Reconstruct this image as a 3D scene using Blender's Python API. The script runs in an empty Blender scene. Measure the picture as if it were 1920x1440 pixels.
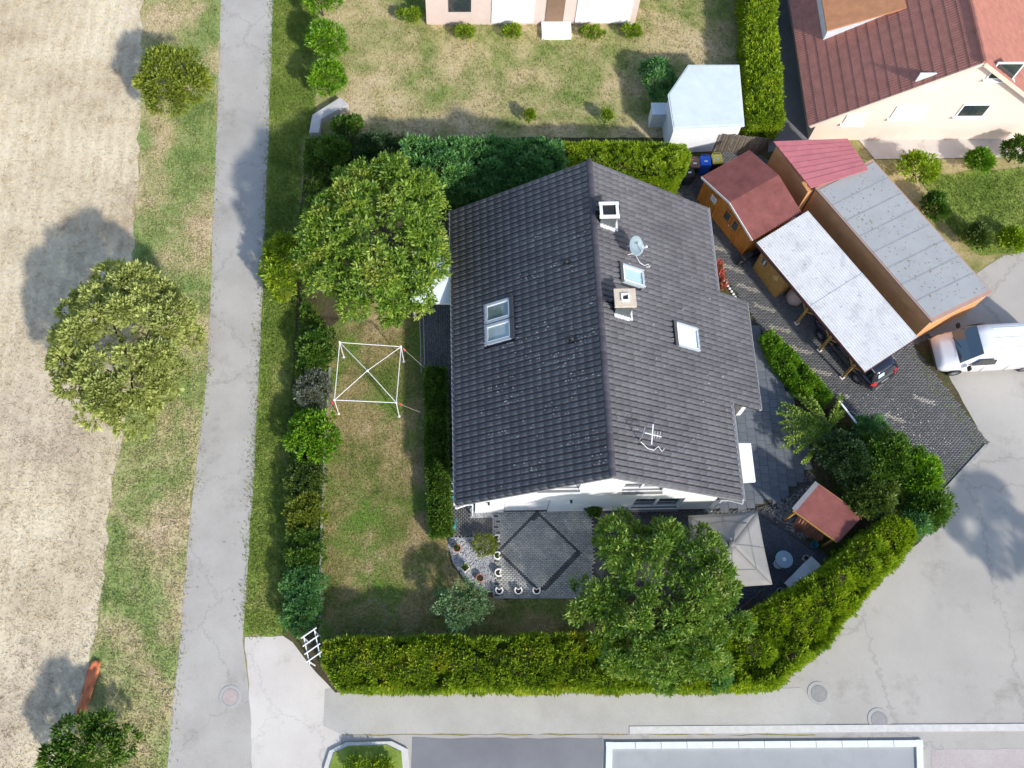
import bpy, math, random
import numpy as np
from mathutils import Vector, Matrix

random.seed(7)
rng = np.random.default_rng(11)
SC = bpy.context.scene
COL = SC.collection

# ---------------------------------------------------------------- camera
K = 0.83                              # metres per survey unit
FPX, CX, CY, HCAM = 1873.141, 863.7, 709.3, 53.261 * K
TH, RO = math.radians(20.904), math.radians(-0.192)
_r, _u, _f = np.array([1., 0, 0]), np.array([0, math.cos(TH), math.sin(TH)]), np.array([0, math.sin(TH), -math.cos(TH)])
_r2 = math.cos(RO) * _r + math.sin(RO) * _u
_u2 = -math.sin(RO) * _r + math.cos(RO) * _u
CAMR = np.array([_r2, -_u2, _f])
CAMC = np.array([0, 0, HCAM])
cam_data = bpy.data.cameras.new('camera')
cam = bpy.data.objects.new('camera', cam_data)
COL.objects.link(cam)
cam_data.sensor_width = 36.0
cam_data.lens = 36.0 * FPX / 1920.0
cam_data.shift_x = (960 - CX) / 1920.0
cam_data.shift_y = -(720 - CY) / 1920.0
cam_data.clip_start, cam_data.clip_end = 0.5, 2000.0
mw = Matrix.Identity(4)
for i in range(3):
    mw[i][0], mw[i][1], mw[i][2], mw[i][3] = _r2[i], _u2[i], -_f[i], CAMC[i]
cam.matrix_world = mw
SC.camera = cam

# ---------------------------------------------------------------- light
SUN_EL = math.radians(35.0)
SUN_H = np.array([0.6, -0.8])
SUN_DIR = Vector((SUN_H[0] * math.cos(SUN_EL), SUN_H[1] * math.cos(SUN_EL), math.sin(SUN_EL)))
world = bpy.data.worlds.new('World')
SC.world = world
world.use_nodes = True
wn = world.node_tree.nodes
bg = wn.get('Background') or wn.new('ShaderNodeBackground')
sky = wn.new('ShaderNodeTexSky')
sky.sky_type = 'NISHITA'
sky.sun_disc = False
sky.sun_elevation = SUN_EL
sky.sun_rotation = math.atan2(SUN_DIR.x, SUN_DIR.y)
world.node_tree.links.new(sky.outputs[0], bg.inputs[0])
bg.inputs[1].default_value = 0.15
sun_data = bpy.data.lights.new('sun', 'SUN')
sun_data.energy = 2.75
sun_data.angle = math.radians(2.5)
sun_data.color = (1.0, 0.955, 0.88)
sun = bpy.data.objects.new('sun', sun_data)
COL.objects.link(sun)
sun.rotation_euler = SUN_DIR.to_track_quat('Z', 'Y').to_euler()
sun.location = (30, -20, 60)
SC.view_settings.view_transform = 'Standard'
SC.view_settings.look = 'None'
SC.view_settings.exposure = 0.80
SC.view_settings.gamma = 1.0
SC.view_settings.use_curve_mapping = False

# ---------------------------------------------------------------- survey helpers
def G(u, v, z=0.0):
    """world point at height z that was surveyed at photo position (u, v)"""
    d = np.array([(u - CX) / FPX, (v - CY) / FPX, 1.0]) @ CAMR
    p = CAMC + d * ((z - HCAM) / d[2])
    return (float(p[0]), float(p[1]), z)

def GP(pts, z=0.0):
    return [G(u, v, z) for u, v in pts]

def px_area(pts):
    q = (np.asarray(pts) - CAMC) @ CAMR.T
    x, y = FPX * q[:, 0] / q[:, 2], FPX * q[:, 1] / q[:, 2]
    return 0.5 * abs(np.dot(x, np.roll(y, 1)) - np.dot(y, np.roll(x, 1)))

# ---------------------------------------------------------------- materials
MATS = {}
def _new(name):
    m = bpy.data.materials.new(name)
    m.use_nodes = True
    nt = m.node_tree
    b = nt.nodes['Principled BSDF']
    return m, nt, b

def _ramp(nt, stops):
    r = nt.nodes.new('ShaderNodeValToRGB')
    e = r.color_ramp.elements
    while len(e) < len(stops):
        e.new(0.5)
    for el, (p, c) in zip(e, stops):
        el.position = p
        el.color = (*c, 1)
    return r

def _noise(nt, scale, detail=4, rough=0.6, coord='Object', vec=None):
    n = nt.nodes.new('ShaderNodeTexNoise')
    n.inputs['Scale'].default_value = scale
    n.inputs['Detail'].default_value = detail
    n.inputs['Roughness'].default_value = rough
    if vec is None:
        t = nt.nodes.new('ShaderNodeTexCoord')
        vec = t.outputs[coord]
    nt.links.new(vec, n.inputs['Vector'])
    return n

def _mix(nt, fac, a, b, mode='MIX'):
    m = nt.nodes.new('ShaderNodeMix')
    m.data_type = 'RGBA'
    m.blend_type = mode
    for sock, val in ((m.inputs[0], fac), (m.inputs[6], a), (m.inputs[7], b)):
        if hasattr(val, 'is_linked'):
            nt.links.new(val, sock)
        elif isinstance(val, (int, float)):
            sock.default_value = val
        else:
            sock.default_value = (*val, 1)
    return m.outputs[2]

def mat(name, color, rough=0.7, var=0.12, nscale=3.0, bump=0.0, bscale=30.0, metal=0.0, spec=0.4, dirt=None, dscale=1.0, emit=None, alpha=None, trans=0.0, objrand=0.0):
    if name in MATS:
        return MATS[name]
    m, nt, b = _new(name)
    L = nt.links
    c = np.array(color)
    n = _noise(nt, nscale, 6, 0.65)
    r = _ramp(nt, [(0.3, tuple(np.clip(c * (1 - var), 0, 1))), (0.7, tuple(np.clip(c * (1 + var), 0, 1)))])
    L.new(n.outputs['Fac'], r.inputs[0])
    out = r.outputs[0]
    if dirt:
        n2 = _noise(nt, dscale, 8, 0.7)
        r2 = _ramp(nt, [(0.5, (0, 0, 0)), (0.72, (1, 1, 1))])
        L.new(n2.outputs['Fac'], r2.inputs[0])
        out = _mix(nt, r2.outputs[0], out, dirt)
    if objrand:
        oi = nt.nodes.new('ShaderNodeObjectInfo')
        rr = _ramp(nt, [(0, (1 - objrand,) * 3), (1, (1 + objrand,) * 3)])
        L.new(oi.outputs['Random'], rr.inputs[0])
        out = _mix(nt, 1.0, out, rr.outputs[0], 'MULTIPLY')
    L.new(out, b.inputs['Base Color'])
    b.inputs['Roughness'].default_value = rough
    b.inputs['Metallic'].default_value = metal
    b.inputs['Specular IOR Level'].default_value = spec
    if trans:
        b.inputs['Transmission Weight'].default_value = trans
    if bump:
        nb = _noise(nt, bscale, 5, 0.7)
        bp = nt.nodes.new('ShaderNodeBump')
        bp.inputs['Strength'].default_value = bump
        bp.inputs['Distance'].default_value = 0.02
        L.new(nb.outputs['Fac'], bp.inputs['Height'])
        L.new(bp.outputs[0], b.inputs['Normal'])
    MATS[name] = m
    return m

def ground_mat(name, stops, scale=0.6, fine=14.0, finev=0.35, bump=0.6, detail=8, dist=0.0, patch=None, pscale=0.25, plo=.48, phi=.62, cracks=0, rows=0):
    """patchy ground: broad noise through a colour ramp, multiplied by a fine speckle"""
    if name in MATS:
        return MATS[name]
    m, nt, b = _new(name)
    L = nt.links
    n = _noise(nt, scale, detail, 0.62)
    n.inputs['Distortion'].default_value = dist
    r = _ramp(nt, stops)
    L.new(n.outputs['Fac'], r.inputs[0])
    out = r.outputs[0]
    if patch:
        n3 = _noise(nt, pscale, 6, 0.6)
        r3 = _ramp(nt, [(plo, (0, 0, 0)), (phi, (1, 1, 1))])
        L.new(n3.outputs['Fac'], r3.inputs[0])
        out = _mix(nt, r3.outputs[0], out, patch)
    if cracks:
        vo = nt.nodes.new('ShaderNodeTexVoronoi'); vo.feature = 'DISTANCE_TO_EDGE'; vo.inputs['Scale'].default_value = cracks
        nw_ = _noise(nt, 1.3, 5, .7)
        tcx = nt.nodes.new('ShaderNodeTexCoord')
        vm = nt.nodes.new('ShaderNodeVectorMath'); vm.operation = 'MULTIPLY_ADD'
        L.new(nw_.outputs['Color'], vm.inputs[0]); vm.inputs[1].default_value = (1.6, 1.6, 0); L.new(tcx.outputs['Object'], vm.inputs[2])
        L.new(vm.outputs[0], vo.inputs['Vector'])
        rc_ = _ramp(nt, [(0.0, (.62, .62, .62)), (.010, (1, 1, 1))])
        L.new(vo.outputs['Distance'], rc_.inputs[0])
        out = _mix(nt, .5, out, rc_.outputs[0], 'MULTIPLY')
        ns = _noise(nt, .55, 8, .7)
        rs_ = _ramp(nt, [(.56, (1, 1, 1)), (.70, (.80, .79, .77))])
        L.new(ns.outputs['Fac'], rs_.inputs[0])
        out = _mix(nt, 1.0, out, rs_.outputs[0], 'MULTIPLY')
    if rows:
        wv_ = nt.nodes.new('ShaderNodeTexWave'); wv_.inputs['Scale'].default_value = rows; wv_.inputs['Distortion'].default_value = 2.5; wv_.inputs['Detail'].default_value = 4; wv_.inputs['Detail Scale'].default_value = .6
        tcw = nt.nodes.new('ShaderNodeTexCoord'); L.new(tcw.outputs['Object'], wv_.inputs['Vector'])
        rw_ = _ramp(nt, [(0, (.95, .945, .94)), (1, (1.03, 1.03, 1.03))]); L.new(wv_.outputs['Fac'], rw_.inputs[0])
        out = _mix(nt, 1.0, out, rw_.outputs[0], 'MULTIPLY')
    n2 = _noise(nt, fine, 6, 0.75)
    r2 = _ramp(nt, [(0.3, (1 - finev,) * 3), (0.7, (1 + finev,) * 3)])
    L.new(n2.outputs['Fac'], r2.inputs[0])
    out = _mix(nt, 1.0, out, r2.outputs[0], 'MULTIPLY')
    L.new(out, b.inputs['Base Color'])
    b.inputs['Roughness'].default_value = 0.95
    b.inputs['Specular IOR Level'].default_value = 0.1
    if bump:
        bp = nt.nodes.new('ShaderNodeBump')
        bp.inputs['Strength'].default_value = bump
        bp.inputs['Distance'].default_value = 0.05
        L.new(n2.outputs['Fac'], bp.inputs['Height'])
        L.new(bp.outputs[0], b.inputs['Normal'])
    MATS[name] = m
    return m

def leaf_mat(name, dark, mid, light, trans=0.3, nscale=1.1, rough=0.42, tint=None, tscale=.55):
    if name in MATS:
        return MATS[name]
    m, nt, b = _new(name)
    L = nt.links
    g = nt.nodes.new('ShaderNodeNewGeometry')
    r = _ramp(nt, [(0.0, dark), (0.5, mid), (1.0, light)])
    n = _noise(nt, nscale, 3, 0.6)
    ad = nt.nodes.new('ShaderNodeMath'); ad.operation = 'MULTIPLY_ADD'
    L.new(n.outputs['Fac'], ad.inputs[0]); ad.inputs[1].default_value = 1.5; ad.inputs[2].default_value = -0.55
    ad2 = nt.nodes.new('ShaderNodeMath'); ad2.operation = 'MULTIPLY_ADD'
    L.new(g.outputs['Random Per Island'], ad2.inputs[0]); ad2.inputs[1].default_value = 0.6
    L.new(ad.outputs[0], ad2.inputs[2])
    L.new(ad2.outputs[0], r.inputs[0])
    col = r.outputs[0]
    if tint:
        nt2 = _noise(nt, tscale, 5, 0.65)
        rt = _ramp(nt, [(0.54, (0, 0, 0)), (0.74, (.75, .75, .75))])
        L.new(nt2.outputs['Fac'], rt.inputs[0])
        col = _mix(nt, rt.outputs[0], col, tint)
    L.new(col, b.inputs['Base Color'])
    b.inputs['Roughness'].default_value = rough
    b.inputs['Specular IOR Level'].default_value = 0.45
    tr = nt.nodes.new('ShaderNodeBsdfTranslucent')
    tc = _mix(nt, 1.0, col, (1.5, 1.5, 0.7), 'MULTIPLY')
    L.new(tc, tr.inputs[0])
    mx = nt.nodes.new('ShaderNodeMixShader')
    mx.inputs[0].default_value = trans
    L.new(b.outputs[0], mx.inputs[1]); L.new(tr.outputs[0], mx.inputs[2])
    L.new(mx.outputs[0], nt.nodes['Material Output'].inputs[0])
    MATS[name] = m
    return m

def brick_mat(name, dark, light, rough=0.85, joint_dirt=None, nscale=0.7, pv=0.5):
    """stone whose tone differs from piece to piece"""
    if name in MATS:
        return MATS[name]
    m, nt, b = _new(name)
    L = nt.links
    g = nt.nodes.new('ShaderNodeNewGeometry')
    oi = nt.nodes.new('ShaderNodeObjectInfo')
    n = _noise(nt, nscale, 6, 0.65)
    a1 = nt.nodes.new('ShaderNodeMath'); a1.operation = 'ADD'
    L.new(g.outputs['Random Per Island'], a1.inputs[0]); L.new(oi.outputs['Random'], a1.inputs[1])
    a2 = nt.nodes.new('ShaderNodeMath'); a2.operation = 'FRACT'
    L.new(a1.outputs[0], a2.inputs[0])
    a3 = nt.nodes.new('ShaderNodeMath'); a3.operation = 'MULTIPLY_ADD'
    L.new(a2.outputs[0], a3.inputs[0]); a3.inputs[1].default_value = pv
    a4 = nt.nodes.new('ShaderNodeMath'); a4.operation = 'MULTIPLY_ADD'
    L.new(n.outputs['Fac'], a4.inputs[0]); a4.inputs[1].default_value = 1.2; a4.inputs[2].default_value = -0.35
    L.new(a4.outputs[0], a3.inputs[2])
    r = _ramp(nt, [(0.0, dark), (1.0, light)])
    L.new(a3.outputs[0], r.inputs[0])
    out = r.outputs[0]
    n2 = _noise(nt, 22, 4, 0.7)
    r2 = _ramp(nt, [(0.3, (0.8,) * 3), (0.7, (1.2,) * 3)])
    L.new(n2.outputs['Fac'], r2.inputs[0])
    out = _mix(nt, 1.0, out, r2.outputs[0], 'MULTIPLY')
    if joint_dirt:
        n3 = _noise(nt, 5.5, 9, 0.8)
        r3 = _ramp(nt, [(0.62, (0, 0, 0)), (0.72, (1, 1, 1))])
        L.new(n3.outputs['Fac'], r3.inputs[0])
        out = _mix(nt, r3.outputs[0], out, joint_dirt)
    L.new(out, b.inputs['Base Color'])
    b.inputs['Roughness'].default_value = rough
    b.inputs['Specular IOR Level'].default_value = 0.3
    MATS[name] = m
    return m

def glass_mat(name, color, rough=0.05, spec=1.0):
    if name in MATS:
        return MATS[name]
    m, nt, b = _new(name)
    b.inputs['Base Color'].default_value = (*color, 1)
    b.inputs['Roughness'].default_value = rough
    b.inputs['Specular IOR Level'].default_value = spec
    b.inputs['Coat Weight'].default_value = 0.6
    MATS[name] = m
    return m

def paint_mat(name, color, rough=0.3):
    m = glass_mat(name, color, rough, 0.5)
    return m

# ---------------------------------------------------------------- mesh helpers
def link(o, parent=None):
    COL.objects.link(o)
    if parent is not None:
        o.parent = parent
    return o

def tag(o, label=None, cat=None, group=None, kind=None):
    if label: o['label'] = label
    if cat: o['category'] = cat
    if group: o['group'] = group
    if kind: o['kind'] = kind
    return o

def thing(name, label, cat, loc=(0, 0, 0), rz=0.0, group=None):
    o = bpy.data.objects.new(name, None)
    o.empty_display_size = 0.2
    o.location = loc
    o.rotation_euler = (0, 0, rz)
    link(o)
    return tag(o, label, cat, group)

def raw(name, verts, faces, m, parent=None, smooth=False, mats=None, midx=None, loc=None):
    me = bpy.data.meshes.new(name)
    me.from_pydata([tuple(map(float, v)) for v in verts], [], [tuple(f) for f in faces])
    for mm in (mats or [m]):
        me.materials.append(mm)
    if midx is not None:
        me.polygons.foreach_set('material_index', midx)
    if smooth:
        me.polygons.foreach_set('use_smooth', [True] * len(me.polygons))
    me.update()
    o = bpy.data.objects.new(name, me)
    if loc is not None:
        o.location = loc
    return link(o, parent)

class MB:
    def __init__(s):
        s.v, s.f = [], []
    def add(s, vs, fs):
        n = len(s.v)
        s.v += [tuple(map(float, p)) for p in vs]
        s.f += [tuple(i + n for i in f) for f in fs]
        return s
    def box(s, c, d, rz=0.0, M=None):
        hx, hy, hz = d[0] / 2, d[1] / 2, d[2] / 2
        P = [(-hx, -hy, -hz), (hx, -hy, -hz), (hx, hy, -hz), (-hx, hy, -hz), (-hx, -hy, hz), (hx, -hy, hz), (hx, hy, hz), (-hx, hy, hz)]
        if M is None:
            M = Matrix.Rotation(rz, 3, 'Z')
        P = [tuple(Vector(c) + M @ Vector(p)) for p in P]
        return s.add(P, [(0, 3, 2, 1), (4, 5, 6, 7), (0, 1, 5, 4), (1, 2, 6, 5), (2, 3, 7, 6), (3, 0, 4, 7)])
    def bar(s, a, b, w, h=None, up=(0, 0, 1)):
        a, b = Vector(a), Vector(b)
        h = h or w
        x = (b - a); L = x.length; x.normalize()
        upv = Vector(up)
        if abs(x.dot(upv)) > 0.98:
            upv = Vector((0, 1, 0))
        y = upv.cross(x).normalized(); z = x.cross(y)
        M = Matrix((x, y, z)).transposed()
        return s.box((a + b) / 2, (L, w, h), M=M)
    def tube(s, pts, r, n=8, cap=True):
        pts = [Vector(p) for p in pts]
        rs = r if isinstance(r, (list, tuple)) else [r] * len(pts)
        base = len(s.v); ring = []
        for i, p in enumerate(pts):
            t = (pts[min(i + 1, len(pts) - 1)] - pts[max(i - 1, 0)]).normalized()
            a = t.orthogonal().normalized() if abs(t.z) > 0.95 else Vector((0, 0, 1)).cross(t).normalized()
            b = t.cross(a)
            for k in range(n):
                w = 2 * math.pi * k / n
                s.v.append(tuple(p + (a * math.cos(w) + b * math.sin(w)) * rs[i]))
        for i in range(len(pts) - 1):
            for k in range(n):
                a0 = base + i * n + k; a1 = base + i * n + (k + 1) % n
                s.f.append((a0, a1, a1 + n, a0 + n))
        if cap:
            s.f.append(tuple(base + k for k in range(n))[::-1])
            s.f.append(tuple(base + (len(pts) - 1) * n + k for k in range(n)))
        return s
    def lathe(s, prof, n=20, c=(0, 0, 0), sx=1.0, sy=1.0, closed=False):
        base = len(s.v)
        for (r, z) in prof:
            for k in range(n):
                w = 2 * math.pi * k / n
                s.v.append((c[0] + r * sx * math.cos(w), c[1] + r * sy * math.sin(w), c[2] + z))
        for i in range(len(prof) - 1):
            for k in range(n):
                a0 = base + i * n + k; a1 = base + i * n + (k + 1) % n
                s.f.append((a0, a1, a1 + n, a0 + n))
        s.f.append(tuple(base + k for k in range(n))[::-1])
        if not closed:
            s.f.append(tuple(base + (len(prof) - 1) * n + k for k in range(n)))
        return s
    def prism(s, poly, z0, z1):
        n = len(poly)
        vs = [(p[0], p[1], z0) for p in poly] + [(p[0], p[1], z1) for p in poly]
        a = sum(poly[i][0] * poly[(i + 1) % n][1] - poly[(i + 1) % n][0] * poly[i][1] for i in range(n))
        idx = list(range(n)) if a > 0 else list(range(n))[::-1]
        fs = [tuple(idx[::-1]), tuple(i + n for i in idx)]
        for i in range(n):
            p, q = idx[i], idx[(i + 1) % n]
            fs.append((p, q, q + n, p + n))
        return s.add(vs, fs)
    def build(s, name, m, parent=None, smooth=False, off=None, bevel=0.0):
        v = s.v if off is None else [(p[0] - off[0], p[1] - off[1], p[2] - off[2]) for p in s.v]
        o = raw(name, v, s.f, m, parent, smooth)
        if bevel:
            b = o.modifiers.new('bevel', 'BEVEL'); b.width = bevel; b.segments = 2; b.limit_method = 'ANGLE'
        return o

def arr_mesh(name, V, F, m, parent=None, smooth=False):
    """fast mesh from arrays; F is (n, k)"""
    me = bpy.data.meshes.new(name)
    V = np.ascontiguousarray(V, dtype=np.float32); F = np.ascontiguousarray(F, dtype=np.int32)
    k = F.shape[1]
    me.vertices.add(len(V)); me.vertices.foreach_set('co', V.ravel())
    me.loops.add(F.size); me.loops.foreach_set('vertex_index', F.ravel())
    me.polygons.add(len(F)); me.polygons.foreach_set('loop_start', np.arange(0, F.size, k, dtype=np.int32))
    try:
        me.polygons.foreach_set('loop_total', np.full(len(F), k, dtype=np.int32))
    except Exception:
        pass
    if smooth:
        me.polygons.foreach_set('use_smooth', np.ones(len(F), dtype=bool))
    for mm in (m if isinstance(m, (list, tuple)) else [m]):
        me.materials.append(mm)
    me.update(calc_edges=True)
    me.validate()
    o = bpy.data.objects.new(name, me)
    return link(o, parent)

def inside(poly, X, Y):
    poly = np.asarray(poly)[:, :2]
    r = np.zeros(len(X), bool)
    j = len(poly) - 1
    for i in range(len(poly)):
        xi, yi = poly[i]; xj, yj = poly[j]
        c = ((yi > Y) != (yj > Y)) & (X < (xj - xi) * (Y - yi) / (yj - yi + 1e-12) + xi)
        r ^= c; j = i
    return r

def edge_dist(poly, X, Y):
    poly = np.asarray(poly)[:, :2]
    d = np.full(len(X), 1e9)
    for i in range(len(poly)):
        a, b = poly[i], poly[(i + 1) % len(poly)]
        ab = b - a
        t = np.clip(((X - a[0]) * ab[0] + (Y - a[1]) * ab[1]) / (ab @ ab + 1e-12), 0, 1)
        d = np.minimum(d, np.hypot(X - a[0] - t * ab[0], Y - a[1] - t * ab[1]))
    return d

def wobble(pts, step=0.5, amp=0.08):
    """resample an outline and roughen it"""
    out = []
    n = len(pts)
    for i in range(n):
        a, b = np.array(pts[i][:2]), np.array(pts[(i + 1) % n][:2])
        L = np.linalg.norm(b - a); k = max(1, int(L / step))
        k = min(k, 60)
        for j in range(k):
            p = a + (b - a) * j / k + rng.normal(0, amp, 2)
            out.append((p[0], p[1], pts[0][2]))
    return out

def patch(name, px, z, m, rough=0.0, parent=None, step=0.5, world=False, thick=0.0):
    pts = [(p[0], p[1], z) for p in px] if world else GP(px, z)
    if rough:
        pts = wobble(pts, step, rough)
    if thick:
        mb = MB().prism(pts, z - thick, z)
        o = mb.build(name, m, parent)
    else:
        a = sum(pts[i][0] * pts[(i + 1) % len(pts)][1] - pts[(i + 1) % len(pts)][0] * pts[i][1] for i in range(len(pts)))
        o = raw(name, pts, [tuple(range(len(pts)))[::(1 if a > 0 else -1)]], m, parent)
    if parent is None:
        o['kind'] = 'structure'
    return o

def sinbump(P, f, seed):
    r = np.random.default_rng(seed)
    s = np.zeros(len(P))
    for _ in range(6):
        d = r.normal(size=3); d /= np.linalg.norm(d)
        s += np.sin(P @ d * f * r.uniform(.6, 1.7) + r.uniform(0, 6.28))
    return s / 6 * 1.6

# ---------------------------------------------------------------- foliage
def unit(a):
    return a / (np.linalg.norm(a, axis=1, keepdims=True) + 1e-9)

def leaf_mesh(name, P, D, N, L, W, m, parent, off):
    """one folded four-cornered blade per row"""
    n = len(P)
    D = unit(D); S = unit(np.cross(D, N)); U = np.cross(S, D)
    L = L[:, None]; W = W[:, None]
    mid = P + D * L * 0.45
    v = np.empty((n, 4, 3))
    v[:, 0] = P
    v[:, 1] = mid + S * W * 0.5 + U * W * 0.16
    v[:, 2] = P + D * L - U * L * 0.10
    v[:, 3] = mid - S * W * 0.5 + U * W * 0.16
    v = v.reshape(-1, 3) - np.array(off)
    b = np.arange(n)[:, None] * 4
    F = np.concatenate([b + np.array([0, 1, 2]), b + np.array([0, 2, 3])], 1).reshape(-1, 3)
    return arr_mesh(name, v, F, m, parent)

def sprays(C, N, m, spread, L, W, up=0.35, out=0.8, jit=0.6, flat=0.6, droop=0.0):
    """m leaves radiating from every twig tip C with outward direction N"""
    n = len(C)
    Cc = np.repeat(C, m, 0); Nn = np.repeat(N, m, 0)
    R = unit(rng.normal(size=(n * m, 3)))
    P = Cc + R * (rng.random((n * m, 1)) ** 0.8) * spread * np.array([1, 1, .7])
    D = Nn * out + R * jit + np.array([0, 0, up - droop])
    NN = Nn * 0.5 + np.array([0, 0, flat]) + rng.normal(0, 0.4, (n * m, 3))
    sc = rng.uniform(.6, 1.3, n * m) * np.repeat(rng.uniform(.8, 1.2, n), m)
    return P, D, NN, L * sc, W * sc

def rr_w(n):
    return rng.uniform(.55, 1.3, n)

def crown_points(lobes, n, lo=-0.35, shell=(0.78, 1.06)):
    lobes = np.array(lobes, float)
    c, r = lobes[:, :3], lobes[:, 3:6]
    w = (r[:, 0] * r[:, 1] + r[:, 0] * r[:, 2] + r[:, 1] * r[:, 2]) * np.where(np.arange(len(r)) == 0, .45, rr_w(len(r))); w /= w.sum()
    out, nor, tot = [], [], 0
    while tot < n:
        k = rng.choice(len(lobes), size=n, p=w)
        d = unit(rng.normal(size=(n, 3)))
        d[:, 2] = np.where(d[:, 2] < lo, -d[:, 2], d[:, 2])
        s = rng.uniform(shell[0], shell[1], (n, 1))
        P = c[k] + d * r[k] * s
        keep = np.ones(n, bool)
        for j in range(len(lobes)):
            q = np.linalg.norm((P - c[j]) / r[j], axis=1)
            keep &= ~((q < 0.72) & (k != j))
        keep &= P[:, 2] > 0.08
        out.append(P[keep]); nor.append(unit(d[keep] / r[k][keep])); tot += keep.sum()
    return np.concatenate(out)[:n], np.concatenate(nor)[:n]

def make_lobes(c, r, n, frac=0.5, seed=0, flat=0.85, zmin=-0.2, core=.64):
    """main body plus many uneven bulges on its surface"""
    rr = np.random.default_rng(seed)
    L = [(c[0], c[1], c[2], r[0] * core, r[1] * core, r[2] * core)]
    for i in range(n):
        a = 2.39996 * i + rr.uniform(-.35, .35)
        zz = zmin + (0.98 - zmin) * ((i + rr.uniform(0, 1)) / n)
        h = math.sqrt(max(0, 1 - zz * zz))
        q = frac * rr.uniform(.6, 1.35)
        d = (1 - q * 0.95) * rr.uniform(.80, 1.14)
        m = (r[0] * r[1]) ** .5
        L.append((c[0] + math.cos(a) * h * r[0] * d, c[1] + math.sin(a) * h * r[1] * d, c[2] + zz * r[2] * d, m * q, m * q, m * q * flat))
    return L

def limbs(base, c, r, n, tr, seed):
    """tapered trunk with limbs that reach into the crown"""
    rr = np.random.default_rng(seed)
    mb = MB()
    top = (c[0] * .6 + base[0] * .4, c[1] * .6 + base[1] * .4, c[2] - r[2] * .15)
    fork = (base[0] * .75 + c[0] * .25, base[1] * .75 + c[1] * .25, max(0.3, (c[2] - r[2]) * .8))
    mb.tube([base, fork, top], [tr, tr * .75, tr * .35], 9)
    for i in range(n):
        a = 2.4 * i + rr.uniform(-.4, .4); zz = rr.uniform(0, .7)
        e = (c[0] + math.cos(a) * r[0] * .72, c[1] + math.sin(a) * r[1] * .72, c[2] + zz * r[2] * .6)
        t = rr.uniform(0, .6)
        s = tuple(fork[k] * (1 - t) + top[k] * t for k in range(3))
        m_ = tuple((s[k] + e[k]) / 2 + (0.15 * r[2] if k == 2 else rr.uniform(-.1, .1)) for k in range(3))
        mb.tube([s, m_, e], [tr * .42, tr * .26, tr * .08], 6)
    return mb

BARK = mat('bark', (.075, .055, .04), .9, .35, 6, .8, 25)
TWIG = mat('twig', (.04, .032, .02), .95, .3, 8)

def bush(name, label, cat, uv, zc, r, leafm, n=400, m=14, L=.13, W=.06, nl=9, frac=.48, spread=.16, seed=1, group=None, trunk=.06, up=.35, out=.8, jit=.6, flat=.6, droop=0., shell=(.78, 1.06), base=None, lo=-.35, fname='crown', zmin=-.2):
    """tree or shrub: crown of leaf sprays on uneven lobes, trunk with limbs"""
    c = G(uv[0], uv[1], zc)
    b = (c[0], c[1], 0) if base is None else G(base[0], base[1], 0)
    t = thing(name, label, cat, b, 0, group)
    lobes = make_lobes(c, r, nl, frac, seed, zmin=zmin)
    C, N = crown_points(lobes, n, lo, shell)
    P, D, NN, LL, WW = sprays(C, N, m, spread, L, W, up, out, jit, flat, droop)
    leaf_mesh(fname, P, D, NN, LL, WW, leafm, t, b)
    limbs(b, c, r, 7 if trunk > .08 else 5, trunk, seed).build('trunk', BARK, t, True, off=b)
    return t

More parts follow.
